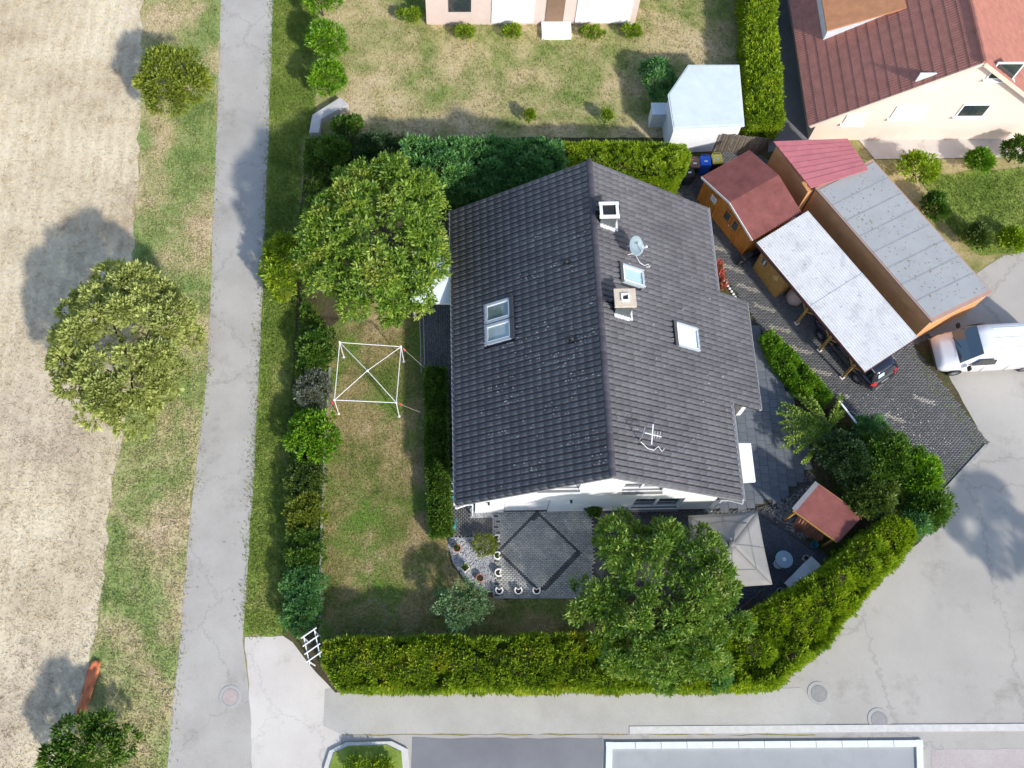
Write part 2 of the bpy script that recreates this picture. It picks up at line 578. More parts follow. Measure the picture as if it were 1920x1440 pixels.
def hedge(name, label, top_px, h, leafm, dens=60, m=10, L=.11, W=.04, spread=.12, bump=.12, rnd=.35, group=None, cat='hedge', sdens=None, up=.5, world=False, out=.7, jit=.65, flat=.6, lump=0.0):
    poly = np.array(GP(top_px, h) if not world else top_px)[:, :2]
    cen = poly.mean(0); off = (cen[0], cen[1], 0)
    t = thing(name, label, cat, off, 0, group)
    lo, hi = poly.min(0), poly.max(0)
    A = abs(np.dot(poly[:, 0], np.roll(poly[:, 1], 1)) - np.dot(poly[:, 1], np.roll(poly[:, 0], 1))) / 2
    n = int((hi - lo).prod() * dens)
    X = rng.uniform(lo[0], hi[0], n); Y = rng.uniform(lo[1], hi[1], n)
    k = inside(poly, X, Y); X, Y = X[k], Y[k]
    d = edge_dist(poly, X, Y)
    Z = h - rnd * np.clip(1 - d / rnd, 0, 1) ** 2 * .6
    P0 = np.stack([X, Y, Z], 1)
    s = hash(name + label) % 9999 if False else len(label) * 37 + int(abs(cen[0]) * 10)
    N0 = np.tile([0, 0, 1.], (len(P0), 1))
    if lump:
        nl_ = max(6, int(A / (lump * lump * 1.5)))
        lx = rng.uniform(lo[0], hi[0], nl_ * 6); ly = rng.uniform(lo[1], hi[1], nl_ * 6)
        kk = np.where(inside(poly, lx, ly))[0][:nl_]; lx, ly = lx[kk], ly[kk]
        lr = rng.uniform(.6, 1.25, len(lx)) * lump; lz = rng.uniform(-.6, .35, len(lx)) * lump
        best = np.full(len(P0), -.85 * lump); bi = np.full(len(P0), -1)
        for q in range(len(lx)):
            d2 = (P0[:, 0] - lx[q]) ** 2 + (P0[:, 1] - ly[q]) ** 2
            hgt = np.where(d2 < lr[q] ** 2, np.sqrt(np.maximum(lr[q] ** 2 - d2, 0)) + lz[q], -9)
            k2 = hgt > best
            best[k2] = hgt[k2]; bi[k2] = q
        P0[:, 2] += best - .35 * lump + rng.normal(0, .02, len(P0))
        ok = bi >= 0
        N0[ok, 0] = (P0[ok, 0] - lx[bi[ok]]) / lump; N0[ok, 1] = (P0[ok, 1] - ly[bi[ok]]) / lump
        N0 = unit(N0)
    else:
        P0[:, 2] += sinbump(P0, 3.2, s) * bump + rng.normal(0, bump * .45, len(P0))
    CC, NNs = [P0], [N0]
    area2 = np.dot(poly[:, 0], np.roll(poly[:, 1], -1)) - np.dot(poly[:, 1], np.roll(poly[:, 0], -1))
    sg = 1 if area2 > 0 else -1
    for i in range(len(poly)):
        a, b = poly[i], poly[(i + 1) % len(poly)]
        Ls = np.linalg.norm(b - a); nn = np.array([(b - a)[1], -(b - a)[0]]) / (Ls + 1e-9) * sg
        q = int(Ls * h * (sdens or dens * .7))
        if q < 1: continue
        tt = rng.random((q, 1)); z = rng.random(q) ** .8 * (h - .1) + .05
        p = a + (b - a) * tt
        p3 = np.concatenate([p, z[:, None]], 1)
        o = sinbump(p3, 3.0, s + 1) * bump * .7 + rng.normal(0, bump * .35, q) - .05
        p3[:, :2] += nn * o[:, None]
        CC.append(p3); NNs.append(np.tile([nn[0], nn[1], .25], (q, 1)))
    C = np.concatenate(CC); N = np.concatenate(NNs)
    P, D, NN, LL, WW = sprays(C, N, m, spread, L, W, up, out, jit, flat)
    k = P[:, 2] > .02
    leaf_mesh('foliage', P[k], D[k], NN[k], LL[k], WW[k], leafm, t, off)
    inner = [(cen[0] + (p[0] - cen[0]) * 1.0, cen[1] + (p[1] - cen[1]) * 1.0) for p in poly]
    # woody inside, set back from the surface all round
    pts = []
    npoly = len(poly)
    for i in range(npoly):
        a, b, c2 = poly[i - 1], poly[i], poly[(i + 1) % npoly]
        e1 = (b - a) / (np.linalg.norm(b - a) + 1e-9); e2 = (c2 - b) / (np.linalg.norm(c2 - b) + 1e-9)
        n1 = np.array([e1[1], -e1[0]]) * sg; n2 = np.array([e2[1], -e2[0]]) * sg
        nm = n1 + n2; nm /= np.linalg.norm(nm) + 1e-9
        pts.append(tuple(b - nm * .24 / max(.5, nm @ n1)))
    MB().prism(pts, 0, h - .3 - .6 * lump).build('branches', TWIG, t, off=off)
    return t

# leaf materials
LF = {
 'walnut': leaf_mat('leaf_walnut', (.05, .105, .012), (.155, .27, .025), (.39, .48, .07), tint=(.33, .30, .06)),
 'laurel': leaf_mat('leaf_laurel', (.026, .075, .010), (.08, .17, .020), (.22, .32, .05)),
 'magnolia': leaf_mat('leaf_magnolia', (.045, .105, .014), (.135, .245, .030), (.35, .46, .085), tint=(.30, .30, .08)),
 'thuja_lime': leaf_mat('leaf_thuja_lime', (.085, .16, .008), (.25, .37, .018), (.48, .54, .03), tint=(.17, .28, .02)),
 'thuja_green': leaf_mat('leaf_thuja_green', (.07, .14, .008), (.21, .32, .020), (.44, .50, .04), tint=(.42, .34, .03)),
 'cypress_blue': leaf_mat('leaf_cypress_blue', (.035, .115, .036), (.11, .27, .085), (.26, .45, .14), tint=(.20, .38, .06)),
 'conifer_dark': leaf_mat('leaf_conifer_dark', (.012, .034, .012), (.035, .08, .028), (.10, .16, .055)),
 'silver': leaf_mat('leaf_silver', (.09, .105, .08), (.19, .21, .16), (.34, .36, .29)),
 'apple': leaf_mat('leaf_apple', (.05, .11, .04), (.15, .26, .115), (.33, .45, .25)),
 'olive': leaf_mat('leaf_olive', (.030, .065, .014), (.09, .15, .028), (.28, .34, .08)),
 'box': leaf_mat('leaf_box', (.05, .13, .008), (.15, .31, .018), (.32, .48, .04)),
 'vine': leaf_mat('leaf_vine', (.08, .15, .016), (.21, .31, .04), (.42, .52, .08)),
 'pale': leaf_mat('leaf_pale', (.19, .22, .06), (.36, .40, .12), (.52, .55, .20)),
 'moss': leaf_mat('leaf_moss', (.09, .13, .014), (.20, .25, .03), (.36, .40, .06)),
 'red': leaf_mat('leaf_red', (.35, .05, .04), (.62, .14, .10), (.75, .30, .24)),
}

# ================================================================ GROUND
GRASSY = ground_mat('dry_grass', [(.3, (.16, .19, .05)), (.46, (.29, .26, .11)), (.6, (.42, .34, .18)), (.75, (.48, .40, .24))], .5, 9, .3)
g0 = raw('ground', [(-300, -300, 0), (300, -300, 0), (300, 300, 0), (-300, 300, 0)], [(0, 1, 2, 3)], GRASSY)
g0['kind'] = 'structure'
FIELD = ground_mat('stubble_field', [(.32, (.46, .37, .25)), (.5, (.60, .51, .36)), (.7, (.68, .60, .44))], .22, 6, .14, .5, patch=(.44, .36, .27), pscale=.12, plo=.52, phi=.72, rows=.5)
VERGE = ground_mat('verge_grass', [(.32, (.15, .23, .06)), (.45, (.27, .32, .11)), (.56, (.44, .39, .20)), (.68, (.56, .45, .29))], .34, 9, .3, dist=.4)
STRIP = ground_mat('strip_grass', [(.3, (.11, .18, .03)), (.55, (.21, .27, .055)), (.75, (.32, .33, .11))], .5, 9, .3)
NLAWN = ground_mat('neighbour_lawn', [(.32, (.13, .21, .04)), (.44, (.27, .28, .10)), (.56, (.46, .38, .20)), (.72, (.56, .46, .30))], .3, 9, .25, dist=.3)
LAWN = ground_mat('garden_lawn', [(.34, (.10, .145, .028)), (.44, (.19, .20, .06)), (.53, (.31, .255, .11)), (.66, (.42, .33, .175))], .42, 13, .45, .9, dist=.5, patch=(.15, .23, .042), pscale=.36, plo=.49, phi=.62)
SOIL = ground_mat('soil', [(.3, (.05, .04, .025)), (.5, (.085, .07, .042)), (.7, (.13, .105, .06))], .9, 12, .4, .9, patch=(.075, .085, .025), pscale=.6)
ASPH = ground_mat('asphalt_pale', [(.3, (.34, .315, .285)), (.5, (.395, .37, .335)), (.7, (.44, .415, .375))], .18, 40, .10, .15, cracks=.13)
LANE = ground_mat('lane_asphalt', [(.3, (.33, .31, .28)), (.5, (.395, .37, .335)), (.7, (.45, .425, .385))], .3, 30, .12, .2, cracks=.2)
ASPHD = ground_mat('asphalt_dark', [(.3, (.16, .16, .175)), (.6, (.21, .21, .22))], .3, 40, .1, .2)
PAVEP = ground_mat('concrete_paving', [(.3, (.50, .455, .41)), (.6, (.58, .54, .49)), (.8, (.64, .60, .55))], .25, 30, .08, .15, cracks=.25)
PATHG = ground_mat('footpath_grey', [(.3, (.36, .34, .31)), (.6, (.44, .42, .385))], .4, 25, .1, .2)

patch('field', [(-1500, -2600), (330, -2600), (268, 0), (262, 300), (250, 480), (240, 760), (215, 900), (200, 1060), (178, 1200), (165, 1330), (120, 1440), (40, 2300), (-1500, 2300)], .004, FIELD, .12, step=.8)
patch('verge', [(330, -2600), (480, -2600), (414, 0), (404, 300), (390, 700), (358, 950), (332, 1250), (312, 1440), (260, 2300), (40, 2300), (120, 1440), (165, 1330), (178, 1200), (200, 1060), (215, 900), (240, 760), (250, 480), (262, 300), (268, 0)], .008, VERGE, .1, step=.6)
patch('lane', [(470, -2600), (590, -2600), (512, 0), (502, 300), (486, 700), (470, 980), (456, 1200), (470, 1320), (480, 2300), (225, 2300), (312, 1440), (332, 1250), (358, 950), (388, 700), (404, 300), (414, 0)], .016, LANE, .02, step=1.2)
patch('grass_strip', [(590, -2600), (720, -2600), (590, 0), (592, 250), (566, 262), (560, 700), (545, 1000), (530, 1190), (458, 1192), (470, 980), (486, 700), (502, 300), (512, 0)], .012, STRIP, .06, step=.5)
patch('neighbour_lawn', [(640, -900), (1500, -900), (1480, 100), (1400, 262), (590, 262), (592, 60)], .010, NLAWN, .08)
patch('forecourt', [(458, 1194), (560, 1192), (640, 1310), (640, 1400), (600, 1460), (600, 2300), (478, 2300), (470, 1330)], .020, PAVEP, .02)
patch('footpath', [(612, 1290), (1500, 1290), (1560, 1340), (1530, 1376), (640, 1376), (606, 1360)], .024, PATHG, .02)
patch('street', [(1400, 1306), (1480, 1250), (1765, 960), (1755, 930), (1850, 836), (1706, 668), (1690, 650), (1700, 600), (1880, 480), (2800, 300), (2800, 2300), (560, 2300), (600, 1440), (640, 1378), (1530, 1378)], .014, ASPH, .02)
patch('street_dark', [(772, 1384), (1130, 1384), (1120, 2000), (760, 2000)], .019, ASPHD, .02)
patch('plaza', [(1745, 1405), (2700, 1395), (2700, 2100), (1750, 2100)], .019, ground_mat('red_paving', [(.3, (.40, .34, .32)), (.6, (.48, .42, .40)), (.8, (.5, .45, .43))], .4, 22, .12), .02)
kb = MB(); kb.prism(GP([(1180, 1362), (2700, 1352), (2700, 1364), (1180, 1376)]), 0, .05)
kb = kb.build('kerb_strip', mat('pale_concrete', (.55, .53, .50), .85, .1, 4, .3)); kb['kind'] = 'structure'

# the plot itself
patch('garden_soil', [(572, 258), (1440, 258), (1560, 470), (1745, 640), (1850, 835), (1765, 930), (1776, 962), (1492, 1252), (1415, 1298), (628, 1298), (532, 1190), (545, 760)], .028, SOIL, .03)
patch('lawn', [(606, 620), (700, 560), (795, 560), (795, 690), (812, 1000), (840, 1008), (842, 1050), (870, 1092), (905, 1114), (928, 1122), (1110, 1122), (1120, 1200), (600, 1205), (600, 1030), (607, 860), (616, 700)], .034, LAWN, .04, step=.25)

# ================================================================ HOUSE
YAW = 0.015
XR, YN, YS, DL, DR, ZL = [K * a for a in (7.224, 29.288, 12.126, 7.271, 7.346, 3.366)]
TP = 0.684
ZR = ZL + DL * TP
HC = (XR, (YN + YS) / 2)
cy, sy = math.cos(YAW), math.sin(YAW)
house = thing('house', 'white rendered house under a large dark grey tiled gable roof', 'house', (cy * HC[0] - sy * HC[1], sy * HC[0] + cy * HC[1], 0), YAW)
XW, XE = -DL, DR                       # eaves in the house's own frame (ridge at x = 0)
YSl, YNl = YS - HC[1], YN - HC[1]
ZRl = ZR
def hloc(p):
    q = (cy * p[0] + sy * p[1] - HC[0], -sy * p[0] + cy * p[1] - HC[1], p[2]); return q
def hworld(x, y, z):
    X, Y = x + HC[0], y + HC[1]; return (cy * X - sy * Y, sy * X + cy * Y, z)
def roofz(x):
    return ZRl - TP * abs(x)
SL = math.sqrt(1 + TP * TP)
cs, sn = 1 / SL, TP / SL
WHITE = mat('white_render', (.80, .80, .785), .85, .03, 2.0, .15, 40, dirt=(.72, .72, .70), dscale=.5)
TRIMW = mat('white_metal', (.78, .78, .78), .45, .05, 3)
ZINC = mat('zinc', (.42, .44, .46), .45, .1, 5, metal=.5)
SLATE = mat('slate_cladding', (.085, .095, .10), .6, .2, 5, .3, 18)
FELT = mat('roof_underlay', (.03, .03, .032), .9)
ALU = mat('window_grey_metal', (.36, .41, .45), .4, .08, 4)
PVC = mat('window_white', (.80, .80, .80), .4, .03)
PANE = glass_mat('window_pane', (.03, .04, .05))
PANE_SKY = glass_mat('skylight_pane', (.34, .46, .50), .04)
PANE_BL = glass_mat('blind_behind_glass', (.62, .72, .72), .12)
DARKM = mat('black_metal', (.02, .02, .022), .5, .2)

OV = .302; OVN = .302
wx0, wx1 = XW + .82, XE - .86
wy0, wy1 = YSl + OV, YNl - OVN
# walls: one shell each side so the openings on the south gable are real
def wallbox(name, x0, x1, y0, y1, z0, z1):
    return MB().box(((x0 + x1) / 2, (y0 + y1) / 2, (z0 + z1) / 2), (x1 - x0, y1 - y0, z1 - z0)).build(name, WHITE, house)
ww = .3
wallbox('west_wall', wx0, wx0 + ww, wy0 + ww, wy1 - ww, 0, roofz(wx0) - .1)
wallbox('east_wall', wx1 - ww, wx1, wy0 + ww, wy1 - ww, 0, roofz(wx1) - .1)
def gable(name, y0, y1, holes):
    """gable wall as columns and lintels round rectangular openings"""
    mb = MB()
    xs = sorted(set([wx0, wx1, 0.0] + [h[0] for h in holes] + [h[1] for h in holes]))
    for a, b in zip(xs[:-1], xs[1:]):
        mid = (a + b) / 2
        hh = sorted([h for h in holes if h[0] <= mid <= h[1]], key=lambda h: h[2])
        z = 0
        for h in hh:
            if h[2] > z + 1e-3:
                mb.box((mid, (y0 + y1) / 2, (z + h[2]) / 2), (b - a, y1 - y0, h[2] - z))
            z = h[3]
        za, zb = roofz(a) - .1, roofz(b) - .1
        mb.add([(a, y0, z), (b, y0, z), (b, y1, z), (a, y1, z), (a, y0, za), (b, y0, zb), (b, y1, zb), (a, y1, za)],
               [(0, 3, 2, 1), (4, 5, 6, 7), (0, 1, 5, 4), (1, 2, 6, 5), (2, 3, 7, 6), (3, 0, 4, 7)])
    return mb.build(name, WHITE, house)
def sx(x): return x - HC[0]
HOLES = [(sx(3.36), sx(5.03), 3.95, 4.75), (sx(6.85), sx(8.55), 3.40, 4.75), (sx(7.72), sx(9.85), .15, 2.1), (sx(2.06), sx(4.02), .02, 2.15)]
gable('south_wall', wy0, wy0 + ww, HOLES)
gable('north_wall', wy1 - ww, wy1, [])
SILL = mat('grey_sill', (.13, .13, .135), .6, .15, 8)
def gable_window(x0, x1, z0, z1, panes, sill=True, depth=.16):
    y = wy0 + depth
    fr = MB(); t = .09
    fr.box(((x0 + x1) / 2, y, z0 + t / 2), (x1 - x0, .08, t)); fr.box(((x0 + x1) / 2, y, z1 - t / 2), (x1 - x0, .08, t))
    fr.box((x0 + t / 2, y, (z0 + z1) / 2), (t, .08, z1 - z0 - 2 * t)); fr.box((x1 - t / 2, y, (z0 + z1) / 2), (t, .08, z1 - z0 - 2 * t))
    for k in range(1, panes):
        fr.box((x0 + (x1 - x0) * k / panes, y, (z0 + z1) / 2), (t * 1.2, .08, z1 - z0 - 2 * t))
    w = fr.build('window', PVC, house)
    pw = (x1 - x0 - 2 * t) / panes
    for k in range(panes):
        MB().box((x0 + t + pw * (k + .5), y + .03, (z0 + z1) / 2), (pw - .1, .02, z1 - z0 - 2 * t)).build('pane', PANE, w)
    if sill:
        MB().add([(x0 - .06, wy0 - .10, z0 - .06), (x1 + .06, wy0 - .10, z0 - .06), (x1 + .06, wy0 + .13, z0 + .035), (x0 - .06, wy0 + .13, z0 + .035),
                  (x0 - .06, wy0 - .10, z0 - .10), (x1 + .06, wy0 - .10, z0 - .10), (x1 + .06, wy0 + .13, z0 - .01), (x0 - .06, wy0 + .13, z0 - .01)],
                 [(0, 1, 2, 3), (7, 6, 5, 4), (0, 4, 5, 1), (1, 5, 6, 2), (2, 6, 7, 3), (3, 7, 4, 0)]).build('sill', SILL, w)
    return w
gable_window(*HOLES[0], 2); gable_window(*HOLES[1], 2); gable_window(*HOLES[2], 2)
gable_window(*HOLES[3], 2, sill=False)
sh = MB()
for k in range(9):
    sh.box(((HOLES[3][0] + HOLES[3][1]) / 2, wy0 + .07, .26 + k * .215), (HOLES[3][1] - HOLES[3][0] - .06, .03, .205))
sh.build('roller_shutter', TRIMW, house)
for x, z in ((sx(1.35), 2.0), (sx(4.9), 2.1)):
    MB().box((x, wy0 - .06, z), (.09, .12, .16)).build('wall_lamp', DARKM, house)

# roof deck (boards under the tiles)
EX0, EX1 = 14.465 - HC[1], 19.80 - HC[1]     # the lower roof that runs on over the side entrance
XE2 = 13.66 - HC[0]
dk = MB(); th = .09
def slab_roof(xa, xb, y0, y1):
    za, zb = roofz(xa) - .02, roofz(xb) - .02
    dk.add([(xa, y0, za), (xb, y0, zb), (xb, y1, zb), (xa, y1, za), (xa, y0, za - th), (xb, y0, zb - th), (xb, y1, zb - th), (xa, y1, za - th)],
           [(0, 1, 2, 3), (7, 6, 5, 4), (0, 4, 5, 1), (1, 5, 6, 2), (2, 6, 7, 3), (3, 7, 4, 0)])
slab_roof(XW, 0, YSl, YNl); slab_roof(0, XE, YSl, YNl); slab_roof(XE + .001, XE2, EX0, EX1)
deck = dk.build('roof', FELT, house)
wallbox('entrance_wall', XE2 - .62, XE2 - .42, EX0 + .3, EX1 - .3, 0, 1.6)

TILE = brick_mat('roof_tile', (.080, .078, .087), (.150, .147, .159), .55, (.20, .195, .20), .35, .42)
NCOL, NROW = 55, 18
TW = (YN - YS) / NCOL
GA = DL * SL / NROW
prof = [(0, -.052), (.09, -.050), (.18, .028), (.32, .044), (.44, .038), (.5, .032), (.56, .038), (.68, .044), (.82, .028), (.91, -.050), (1, -.052)]
tv, tf = [], []
for (bb, zz) in ((-GA * .55, -.004), (GA * .55, .020)):
    for (a, h) in prof:
        tv.append(((a - .5) * TW * 1.0, bb, h + zz))
for (a, h) in prof:
    tv.append(((a - .5) * TW, GA * .55, h + .002))
np_ = len(prof)
for i in range(np_ - 1):
    tf.append((i, i + 1, np_ + i + 1, np_ + i)); tf.append((np_ + i, np_ + i + 1, 2 * np_ + i + 1, 2 * np_ + i))
tf = [f[::-1] for f in tf]
tf = [f[::-1] for f in tf]
TV = np.array(tv); TF = np.array(tf)
tile_me = bpy.data.meshes.new('tile'); tile_me.from_pydata([tuple(p) for p in tv], [], tf); tile_me.materials.append(TILE)
tile_me.polygons.foreach_set('use_smooth', [True] * len(tf)); tile_me.update()
SKY = {  # skylights: slope side, x from ridge range, y range
    'a': (-1, (1.440, 2.634), (17.92, 18.87)), 'b': (-1, (1.434, 2.634), (16.92, 17.86)),
    'c': (1, (6.975, 8.132), (18.74, 19.62)), 'd': (1, (9.402, 10.649), (16.45, 17.60))}
tiles = []
for side in (-1, 1):
    n = Vector((side * sn, 0, cs)); b = Vector((side * cs, 0, -sn)); a = b.cross(n)
    M3 = Matrix((a, b, n)).transposed()
    for r in range(NROW + (5 if side > 0 else 0)):
        for c in range(NCOL):
            y = YSl + (c + .5) * TW
            if r < NROW:
                s = (r + .5) * GA
            else:
                if not (EX0 - .05 < y < EX1 + .05): continue
                s = DR * SL + (r - NROW + .5) * ((XE2 - XE) * SL / 5)
            x = side * s * cs
            z = ZRl - s * sn
            hid = False
            for (sd, (xa, xb), (ya, yb)) in SKY.values():
                if sd == side and xa - HC[0] < x < xb - HC[0] and ya - HC[1] < y < yb - HC[1]:
                    hid = True
            if hid: continue
            pos = Vector((x, y, z)) + n * .04
            jit = Matrix.Rotation(random.uniform(-.012, .012), 3, 'Z')
            quad = [hworld(*(pos + M3 @ Vector((da * TW / 2, db * GA / 2, .02)))) for da, db in ((-1, -1), (1, -1), (1, 1), (-1, 1))]
            tiles.append((px_area(quad), pos, M3 @ jit))
tiles.sort(key=lambda t: -t[0])
for k, (_, pos, M) in enumerate(tiles[:300]):
    o = bpy.data.objects.new('tile', tile_me)
    o.matrix_local = Matrix.Translation(pos) @ M.to_4x4()
    link(o, deck)
rest = tiles[300:]
RV = np.concatenate([TV @ np.array(M).T + np.array(pos) + np.array([0, 0, random.uniform(-.004, .004)]) for _, pos, M in rest])
RF = (np.arange(len(rest))[:, None, None] * len(TV) + TF[None]).reshape(-1, 4)
o = arr_mesh('tile_field', RV, RF, TILE, deck, True); o['kind'] = 'stuff'
# ridge tiles
RIDGE = brick_mat('ridge_tile', (.045, .04, .05), (.085, .078, .09), .55)
rv, rf = [], []
LR = (YN - YS) / 41
for (yy, rr) in ((-LR * .5, .135), (-LR * .5 + .05, .15), (LR * .56, .132)):
    for k in range(9):
        w = math.pi * (k / 8) * 1.16 - .25
        rv.append((math.cos(w) * rr, yy, math.sin(w) * rr * .9))
for i in range(2):
    for k in range(8):
        rf.append((i * 9 + k, i * 9 + k + 1, (i + 1) * 9 + k + 1, (i + 1) * 9 + k))
rme = bpy.data.meshes.new('ridge_tile'); rme.from_pydata(rv, [], rf); rme.materials.append(RIDGE)
rme.polygons.foreach_set('use_smooth', [True] * len(rf)); rme.update()
for i in range(41):
    o = bpy.data.objects.new('ridge_tile', rme); o.location = (0, YSl + (i + .5) * LR, ZRl - .015 + random.uniform(-.006, .006)); link(o, deck)
# verge boards, gutters, downpipes
def gutter(x, y0, y1, z):
    sd = 1 if x > 0 else -1
    mb = MB(); pr = [(0, 0), (0, -.07), (.04, -.10), (.08, -.10), (.12, -.07), (.12, .01), (.11, .01), (.10, -.06), (.07, -.085), (.045, -.085), (.015, -.06), (.012, 0)]
    for y in (y0, y1):
        for (a, b) in pr: mb.v.append((x + sd * a, y, z + b))
    q = len(pr)
    for i in range(q): mb.f.append((i, (i + 1) % q, q + (i + 1) % q, q + i))
    mb.f.append(tuple(range(q))); mb.f.append(tuple(range(q, 2 * q))[::-1])
    mb.build('gutter', ZINC_L, house)
ZINC_L = mat('gutter_zinc', (.60, .59, .58), .45, .1, 4)
gutter(XW - .01, YSl, YNl, roofz(XW) - .01)
gutter(XE + .01, YSl, EX0 - .02, roofz(XE) - .01); gutter(XE + .01, EX1 + .02, YNl, roofz(XE) - .01); gutter(XE2 + .01, EX0, EX1, roofz(XE2) - .01)
def pipe(x, y, z, side):
    MB().tube([(x, y, z), (x, y - .04, z - .12), (x - side * .45, y + .2, z - .5), (x - side * .72, y + .25, z - .7), (x - side * .72, y + .25, .05)], .035, 8).build('downpipe', TRIMW, house)
pipe(XW - .03, YSl - .06, roofz(XW) - .05, -1); pipe(XE + .03, YSl - .06, roofz(XE) - .05, 1)
for side in (-1, 1):
    for y in (YSl - .012, YNl + .012):
        xe = XW if side < 0 else XE
        MB().add([(0, y - .012, ZRl - .02), (xe, y - .012, roofz(xe) - .02), (xe, y - .012, roofz(xe) - .15), (0, y - .012, ZRl - .15),
                  (0, y + .012, ZRl - .02), (xe, y + .012, roofz(xe) - .02), (xe, y + .012, roofz(xe) - .15), (0, y + .012, ZRl - .15)],
                 [(0, 1, 2, 3), (7, 6, 5, 4), (0, 4, 5, 1), (1, 5, 6, 2), (2, 6, 7, 3), (3, 7, 4, 0)]).build('verge_board', mat('verge_grey', (.20, .20, .21), .7), house)

def frame_mat(side):
    n = Vector((side * sn, 0, cs)); b = Vector((side * cs, 0, -sn)); a = b.cross(n)
    return Matrix((a, b, n)).transposed(), n
# skylights
def skylight(key, pane, blind=None):
    side, (xa, xb), (ya, yb) = SKY[key]
    M, n = frame_mat(side)
    xm, ym = (xa + xb) / 2 - HC[0], (ya + yb) / 2 - HC[1]
    w, l = yb - ya, (xb - xa) * SL
    e = bpy.data.objects.new('skylight', None); e.empty_display_size = .2
    e.matrix_local = Matrix.Translation(Vector((xm, ym, roofz(xm)))) @ M.to_4x4()
    link(e, house)
    t = .09
    MB().box((0, -l / 2 + t, .08), (w, t * 2, .16)).build('hood', mat('dark_hood', (.06, .06, .065), .4), e)
    fr = MB()
    fr.box((-w / 2 + t / 2, t / 2, .07), (t, l - 2 * t, .14)).box((w / 2 - t / 2, t / 2, .07), (t, l - 2 * t, .14)).box((0, l / 2 - t * .6, .07), (w - 2 * t, t * 1.2, .14))
    fr.build('frame', ALU, e)
    MB().box((-w / 2 + t + .03, t / 2 + .02, .085), (.045, l - 3 * t, .1)).box((w / 2 - t - .03, t / 2 + .02, .085), (.045, l - 3 * t, .1)).box((0, -l / 2 + 2 * t + .04, .085), (w - 2 * t - .1, .07, .1)).build('sash', PVC, e)
    MB().box((0, t / 2, .065), (w - 2 * t, l - 3.2 * t, .03)).build('pane', pane, e)
    ap = MB(); q = 18
    for i in range(q + 1):
        xx = -w / 2 - .05 + (w + .1) * i / q
        ap.v += [(xx, l / 2, .06), (xx, l / 2 + .13 + .03 * math.sin(i * 2.2), .05 + .022 * math.cos(i * 2 * math.pi * (w + .1) / q / TW * 2))]
    for i in range(q): ap.f.append((2 * i, 2 * i + 1, 2 * i + 3, 2 * i + 2))
    ap.build('lead_apron', mat('lead_apron', (.50, .44, .42), .7, .2, 9), e)
    return e
skylight('a', glass_mat('pane_room', (.13, .17, .16))); skylight('b', glass_mat('pane_room_pale', (.30, .36, .36)))
skylight('c', PANE_SKY); skylight('d', PANE_BL)
# roof vents
def vent(x, y, side):
    xl, yl = x - HC[0], y - HC[1]
    z = roofz(xl)
    MB().lathe([(.13, -.08), (.10, .1), (.075, .14), (.075, .3), (.12, .31), (.12, .36), (.05, .40)], 14, (xl, yl, z)).build('vent_pipe', DARKM, house, True)
vent(4.79, 19.68, -1); vent(4.81, 16.12, -1); vent(7.12, 22.15, 1)
# chimneys
def chimney(x0, x1, y0, y1, ztop, cap, hole):
    e = bpy.data.objects.new('chimney', None); e.empty_display_size = .2
    xm, ym = (x0 + x1) / 2 - HC[0], (y0 + y1) / 2 - HC[1]
    e.location = (xm, ym, roofz(xm)); link(e, house)
    w, d = x1 - x0, y1 - y0
    zt = ztop - roofz(xm)
    MB().box((0, 0, zt / 2 - .3), (w, d, zt + .6)).build('stack', SLATE, e)
    fl = MB()
    for k in range(5):
        fl.box((-w / 2 + w * (k + .5) / 5, -d / 2 - .09, -TP * (-w / 2 + w * (k + .5) / 5) + .12), (w / 5 * 1.15, .16, .05), 0)
    fl.box((w / 2 + .08, 0, -TP * (w / 2 + .08) + .09), (.16, d + .2, .05))
    fl.build('flashing', mat('flashing', (.72, .72, .72), .5, .15, 9), e)
    return e, w, d, zt
e, w, d, zt = chimney(6.27, 6.95, 21.22, 21.85, 7.35, 0, 0)
cp = MB()
cp.box((0, -d / 2, zt + .04), (w + .16, .12, .1)).box((0, d / 2, zt + .04), (w + .16, .12, .1)).box((-w / 2, 0, zt + .04), (.12, d - .12, .1)).box((w / 2, 0, zt + .04), (.12, d - .12, .1))
cp.build('cap', TRIMW, e)
MB().box((0, 0, zt + .005), (w - .13, d - .13, .03)).build('cover_grille', DARKM, e)
e, w, d, zt = chimney(6.62, 7.30, 17.12, 17.72, 7.35, 0, 0)
CAPC = mat('cap_concrete', (.56, .47, .36), .9, .25, 14, .5, 40)
cp = MB()
W2, D2, hh = (w + .2) / 2, (d + .2) / 2, .11
cp.box((-(W2 + hh) / 2, 0, zt + .06), (W2 - hh, 2 * D2, .12)).box(((W2 + hh) / 2, 0, zt + .06), (W2 - hh, 2 * D2, .12)).box((0, (D2 + hh) / 2, zt + .06), (2 * hh, D2 - hh, .12)).box((0, -(D2 + hh) / 2, zt + .06), (2 * hh, D2 - hh, .12))
cp.build('cap', CAPC, e)
fl = MB(); fl.box((-.14, 0, zt + .15), (.06, .34, .08)).box((.14, 0, zt + .15), (.06, .34, .08)).box((0, .14, zt + .15), (.22, .06, .08)).box((0, -.14, zt + .15), (.22, .06, .08))
fl.build('flue', TRIMW, e)
